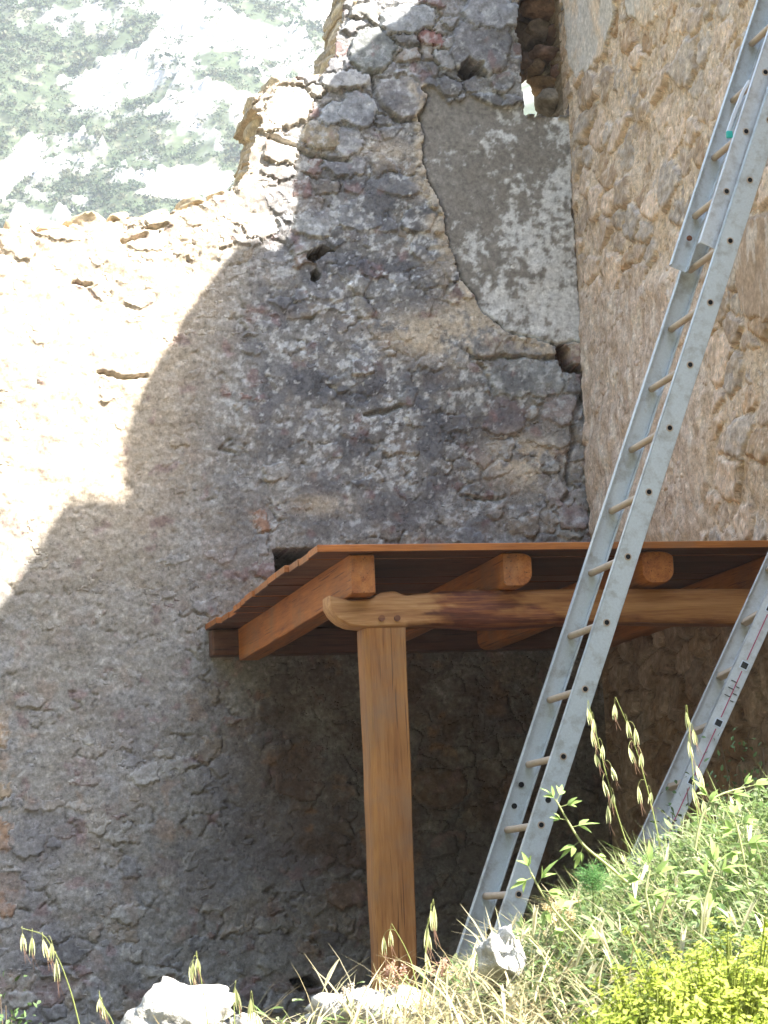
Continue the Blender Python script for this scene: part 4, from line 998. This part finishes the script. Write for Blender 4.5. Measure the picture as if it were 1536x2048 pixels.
herb([(1390,1700),(1400,1640),(1420,1600),(1450,1585),(1500,1572)], 6.0, [(.99,10,.05),(.9,40,.04),(.75,-10,.045),(.5,120,.045),(.4,60,.04)], 'leafy herb bending right at the top of the bank')
herb([(1500,1800),(1490,1730),(1480,1680),(1470,1640)], 5.7, [(.99,90,.04),(.9,20,.05),(.8,160,.05),(.6,10,.055),(.5,190,.05),(.3,60,.05)], 'leafy herb at the right edge of the bank')
herb([(1310,1900),(1300,1830),(1290,1780),(1300,1740)], 5.5, [(.99,90,.05),(.9,20,.055),(.8,160,.05),(.6,0,.055),(.5,190,.05),(.3,50,.05)], 'leafy herb in the middle of the bank')
herb([(1400,1890),(1405,1820),(1420,1770),(1430,1735)], 5.4, [(.99,90,.05),(.9,20,.055),(.8,160,.06),(.6,0,.055),(.5,190,.05),(.3,50,.05)], 'broad leaved herb just above the yellow spurge')

# yellow-green spurge cushion
def spurge(px_, py_, Y, R_, H_, seed, label):
    p = AT(px_, py_, Y); rg = np.random.default_rng(seed); g = float(ground_z(p[0], Y)); zc = p[2]-H_
    root = tag(empty('spurge_bush', (p[0], Y, g)), label, 'plant', 'yellow-green spurge bushes')
    st_ = Leafer(); hd = Leafer(); n = 620
    for k in range(n):
        u = rg.uniform(-.35, 1); th = rg.uniform(0, 2*math.pi); s = math.sqrt(max(0, 1-u*u))
        rr = 1+.20*rg.normal()-.12
        c = np.array([p[0]+R_*s*math.cos(th)*rr, Y+R_*s*math.sin(th)*rr, zc+H_*u*rr])
        st_.tube(bez((p[0]+rg.normal()*.03, Y+rg.normal()*.03, g), (p[0]+(c[0]-p[0])*.5, Y+(c[1]-Y)*.5, zc), c, 6), .0016, (.30, .34, .10), 4)
        nrm = np.array([s*math.cos(th), s*math.sin(th), .5+u]); nrm /= np.linalg.norm(nrm)
        base = np.array([.43, .50, .085])*rg.uniform(.7, 1.15)
        for j in range(11):
            d = rg.normal(size=3); d = d-nrm*(d@nrm); d /= np.linalg.norm(d); d = d+nrm*rg.uniform(-.3, 1.0)
            hd.leaf(c+nrm*rg.uniform(-.025, .008)+rg.normal(size=3)*.004, d, nrm, rg.uniform(.007, .018), rg.uniform(.005, .010), base*rg.uniform(.7, 1.25), rg.uniform(0, .4))
    st_.build('stems', M_leaf, root); hd.build('crown', M_leaf, root)
spurge(1440, 1885, 4.6, .19, .20, 1, 'bright yellow-green spurge bush in the bottom right corner')
spurge(1310, 1960, 4.5, .15, .15, 2, 'smaller yellow-green spurge bush left of the corner one')
spurge(1560, 1900, 4.8, .16, .18, 3, 'yellow-green spurge bush cut by the right edge')

# pinkish stonecrop tufts
def stonecrop(px_, py_, Y, n, spread, label, colr=(.50, .33, .25)):
    p = AT(px_, py_, Y); g = float(ground_z(p[0], Y)); g = min(g, p[2]-.05)
    root = tag(empty('stonecrop', (p[0], Y, g)), label, 'plant', 'stonecrop tufts')
    a = Leafer()
    for k in range(n):
        b_ = Leafer(); t = np.array([p[0]+RNG.normal()*spread, Y+RNG.normal()*spread*.7, p[2]-abs(RNG.normal())*.03])
        base = np.array([p[0]+RNG.normal()*spread*.4, Y+RNG.normal()*spread*.4, g])
        a.tube(bez(base, (base+t)/2+(0, 0, .02), t, 6), .0014, (.36, .34, .20), 4)
        for j in range(6): b2_ = base+(t-base)*RNG.uniform(.2, .9); a.leaf(b2_, RNG.normal(size=3)+(0, 0, .6), (0, 0, 1), .014, .006, np.array([.34, .38, .18])*RNG.uniform(.8, 1.2))
        for j in range(26): b_.leaf(t+RNG.normal(size=3)*(.006, .006, .006), RNG.normal(size=3)+(0, 0, .5), (0, 0, 1), .008, .006, np.array(colr)*RNG.uniform(.7, 1.25))
        b_.build('flower_head', M_leaf, root)
    a.build('stems', M_leaf, root)
stonecrop(790, 1930, 6.5, 9, .028, 'pinkish stonecrop tuft at the foot of the wooden post')
stonecrop(890, 1925, 6.5, 9, .026, 'pinkish stonecrop tuft left of the ladder foot')
stonecrop(700, 1975, 6.35, 8, .026, 'pale stonecrop tuft on the broad white rock', (.56, .50, .42))
stonecrop(960, 1945, 6.5, 8, .03, 'brown stonecrop tuft below the ladder foot', (.40, .25, .18))
stonecrop(1120, 1790, 6.1, 12, .030, 'tan stonecrop tuft on the edge of the bank', (.52, .42, .24))
# feathery fennel tuft
p = AT(1185, 1755, 6.15); root = tag(empty('fennel_tuft', (p[0], 6.15, float(ground_z(p[0], 6.15)))), 'feathery dark green tuft between the leafy herb and the bank', 'plant')
lf = Leafer()
for k in range(420):
    d = RNG.normal(size=3); d[2] = abs(d[2])*.6+.1; d /= np.linalg.norm(d); c = p+RNG.normal(size=3)*.016-(0, 0, .01)
    lf.strip(bez(c, c+d*.02, c+d*.042+(0, 0, -.006), 4), [.0005, .0006, .0005, .0002], np.array([.10, .22, .07])*RNG.uniform(.7, 1.3))
lf.tube(bez((p[0], 6.15, float(ground_z(p[0], 6.15))), p-(0, 0, .05), p, 5), .003, (.2, .26, .1)); lf.build('foliage', M_leaf, root)

# leafy shrubs standing in the shade
def shrub(px_, py_, Y, rx, rz_, n, label, c0=(.085, .14, .05), L=.024):
    p = AT(px_, py_, Y); g = float(ground_z(p[0], Y)); root = tag(empty('shrub', (p[0], Y, g)), label, 'shrub', 'dark green shrubs')
    lf = Leafer(); tr = Leafer()
    for b_ in range(14):
        c = p+np.array([RNG.normal()*rx*.5, RNG.normal()*rx*.5, RNG.uniform(-.8, .8)*rz_])
        br_ = bez((p[0]+RNG.normal()*.02, Y, g), (p[0], Y, (g+c[2])/2), c, 8); tr.tube(br_, np.linspace(.006, .0015, 8), (.16, .12, .08), 5)
        for k in range(n//14):
            q = br_[RNG.integers(3, 8)]+RNG.normal(size=3)*(.05, .05, .045)
            lf.leaf(q, RNG.normal(size=3)+(0, 0, .2), RNG.normal(size=3)+(0, 0, 1.2), L*RNG.uniform(.7, 1.3), L*.5, np.array(c0)*RNG.uniform(.6, 1.5), .15)
    tr.build('branches', M_dleaf, root); lf.build('foliage', M_dleaf, root)
shrub(1515, 1560, 8.6, .16, .18, 900, 'dark green shrub in the shade at the right edge behind the bank')
shrub(15, 2040, 8.2, .09, .10, 420, 'dark green shrub in the bottom left corner')
shrub(1380, 1610, 8.4, .08, .10, 300, 'small dark shrub at the foot of the shorter ladder')

# ------------------------------------------------------------------ the mountainside across the valley
hx = nonuni(12, 92, -260, 420, .5, 1.15); hy = nonuni(252, 345, 95, 620, .5, 1.15)
HX, HY = np.meshgrid(hx, hy); HX = HX.ravel(); HY = HY.ravel()
base = (HY-170)*.80
big = 9*fbm(HX, HY, 60, 3, 601)+4.0*fbm(HX, HY*.8, 22, 4, 603)
HPX, HPY = PIX(HX, HY, base+big)
rockm = sstep(-.02, .24, 1.0*fbm(HX, HY*1.8, 16, 4, 605, .55)+.45*fbm(HX, HY*1.8, 3.2, 4, 606, .62)+.38*np.exp(-((HPX-480)/260)**2-((HPY-130)/120)**2)-.22*np.exp(-((HPX-60)/150)**2-((HPY-140)/160)**2)-.06)
crag = ridged(HX, HY*1.6, 4.5, 4, 607); crag2 = fbm(HX*.7, HY*1.9, 2.0, 4, 608)
HZ = base+big+rockm*(1.5*crag+1.3*crag2+1.4*np.floor(fbm(HX, HY, 7, 3, 609)*6)/3)
HZ = np.where(HY < 170, -12-.25*(HY-95)*0+.0*HY, HZ)
hc = np.tile(np.array([[.036, .048, .024]]), (len(HX), 1)); fn = fbm(HX, HY, 2.2, 4, 611)
hc = lerp(hc, (.13, .125, .09), sstep(.15, .5, fn)*.7)
hc = lerp(hc, (.25, .245, .24), rockm*sstep(-.45, .1, fn+.5*crag))
sc_ = in_poly(*PIX(HX, HY, HZ), [(-80,420),(0,330),(60,265),(95,285),(80,330),(30,370),(0,400)])|in_poly(*PIX(HX, HY, HZ), [(270,385),(330,335),(420,330),(470,350),(440,400),(330,400)])
hc = lerp(hc, (.34, .325, .30), sc_*sstep(-.5, -.1, fn))
tag(link('hillside', np_mesh('hillside', np.stack([HX, HY, HZ], 1), grid_faces(len(hx), len(hy)), col=hc), mat_masonry('limestone_slope', fine=(.9, 4.), bump=.5, var=.3)), kind='structure')
# unseen dark slope added behind the viewer to hold back low sky light
ra = np.concatenate([np.linspace(rad(75), rad(325), 120)]); rr_ = np.linspace(24, 200, 60)
RA, RR = np.meshgrid(ra, rr_); RA = RA.ravel(); RR = RR.ravel(); SX = 3+RR*np.sin(RA); SY = 6+RR*np.cos(RA)
SZ = -2.2+(np.clip(RR-26, 0, 46)*1.12+np.clip(RR-72, 0, None)*.3)*(1+.25*fbm(SX, SY, 60, 3, 701))+1.2*fbm(SX, SY, 9, 4, 703)
hb = lerp(np.tile(np.array([[.04, .05, .022]]), (len(SX), 1)), (.09, .085, .06), sstep(.15, .5, fbm(SX, SY, 7, 4, 705))*.6)
tag(link('hillside', np_mesh('hillside', np.stack([SX, SY, SZ], 1), grid_faces(len(ra), len(rr_)), col=hb), MATS['limestone_slope']), kind='structure')  # added unseen slope, there only to hold back low sky light
# scrub: leaf clumps, far too many to count
from math import floor
ix_ = np.where((HX > 12) & (HX < 92) & (HY > 252) & (HY < 346) & (~sc_))[0]
w_ = (1-.90*rockm[ix_])*(sstep(-.5, .2, fbm(HX[ix_], HY[ix_], 9, 3, 613))+.25); w_ /= w_.sum()
pk = RNG.choice(ix_, 12000, p=w_)
ctr = np.stack([HX[pk], HY[pk], HZ[pk]], 1)+RNG.normal(size=(len(pk), 3))*(.35, .35, .05)
rs = RNG.uniform(.22, .75, len(pk))*(1+.8*(RNG.uniform(size=len(pk)) > .93))
kk_ = 24
dv_ = RNG.normal(size=(len(pk), kk_, 3)); dv_ /= np.linalg.norm(dv_, axis=2)[..., None]; dv_[..., 2] = np.abs(dv_[..., 2])
cp = ctr[:, None, :]+dv_*rs[:, None, None]*RNG.uniform(.45, 1.1, (len(pk), kk_, 1))*np.array([1.15, 1.15, .85])
cp = cp.reshape(-1, 3); sz = np.repeat(rs, kk_)*RNG.uniform(.16, .34, len(cp))
t1 = RNG.normal(size=(len(cp), 3)); t1 /= np.linalg.norm(t1, axis=1)[:, None]; t2 = np.cross(t1, RNG.normal(size=(len(cp), 3))); t2 /= np.linalg.norm(t2, axis=1)[:, None]
V = np.stack([cp-t1*sz[:, None], cp-t2*sz[:, None]*.7, cp+t1*sz[:, None], cp+t2*sz[:, None]*.7], 1).reshape(-1, 3)
Q = np.arange(len(V)).reshape(-1, 4)
shc = np.array([[.030, .050, .022], [.042, .066, .028], [.055, .075, .034], [.065, .068, .034]])[RNG.integers(0, 4, len(pk))]*RNG.uniform(.75, 1.25, (len(pk), 1))
lf = Leafer(); lf.add(V, Q=Q, C=np.repeat(shc, kk_*4, 0))
tag(lf.build('scrub', M_dleaf), 'green scrub dotted over the distant limestone slope', 'scrub', kind='stuff')

# ------------------------------------------------------------------ haze between here and the mountain
hz = finish('haze', box_bm(-300, 460, -240, 660, -45, 460), None, None)
mt = bpy.data.materials.new('valley_haze'); mt.use_nodes = True; t = mt.node_tree
t.nodes.remove(t.nodes['Principled BSDF'])
pv = t.nodes.new('ShaderNodeVolumePrincipled'); pv.inputs['Color'].default_value = (.86, .93, 1.0, 1); pv.inputs['Density'].default_value = .00055; pv.inputs['Anisotropy'].default_value = .2
t.links.new(pv.outputs[0], t.nodes['Material Output'].inputs['Volume'])
hz.data.materials.append(mt); tag(hz, kind='stuff')
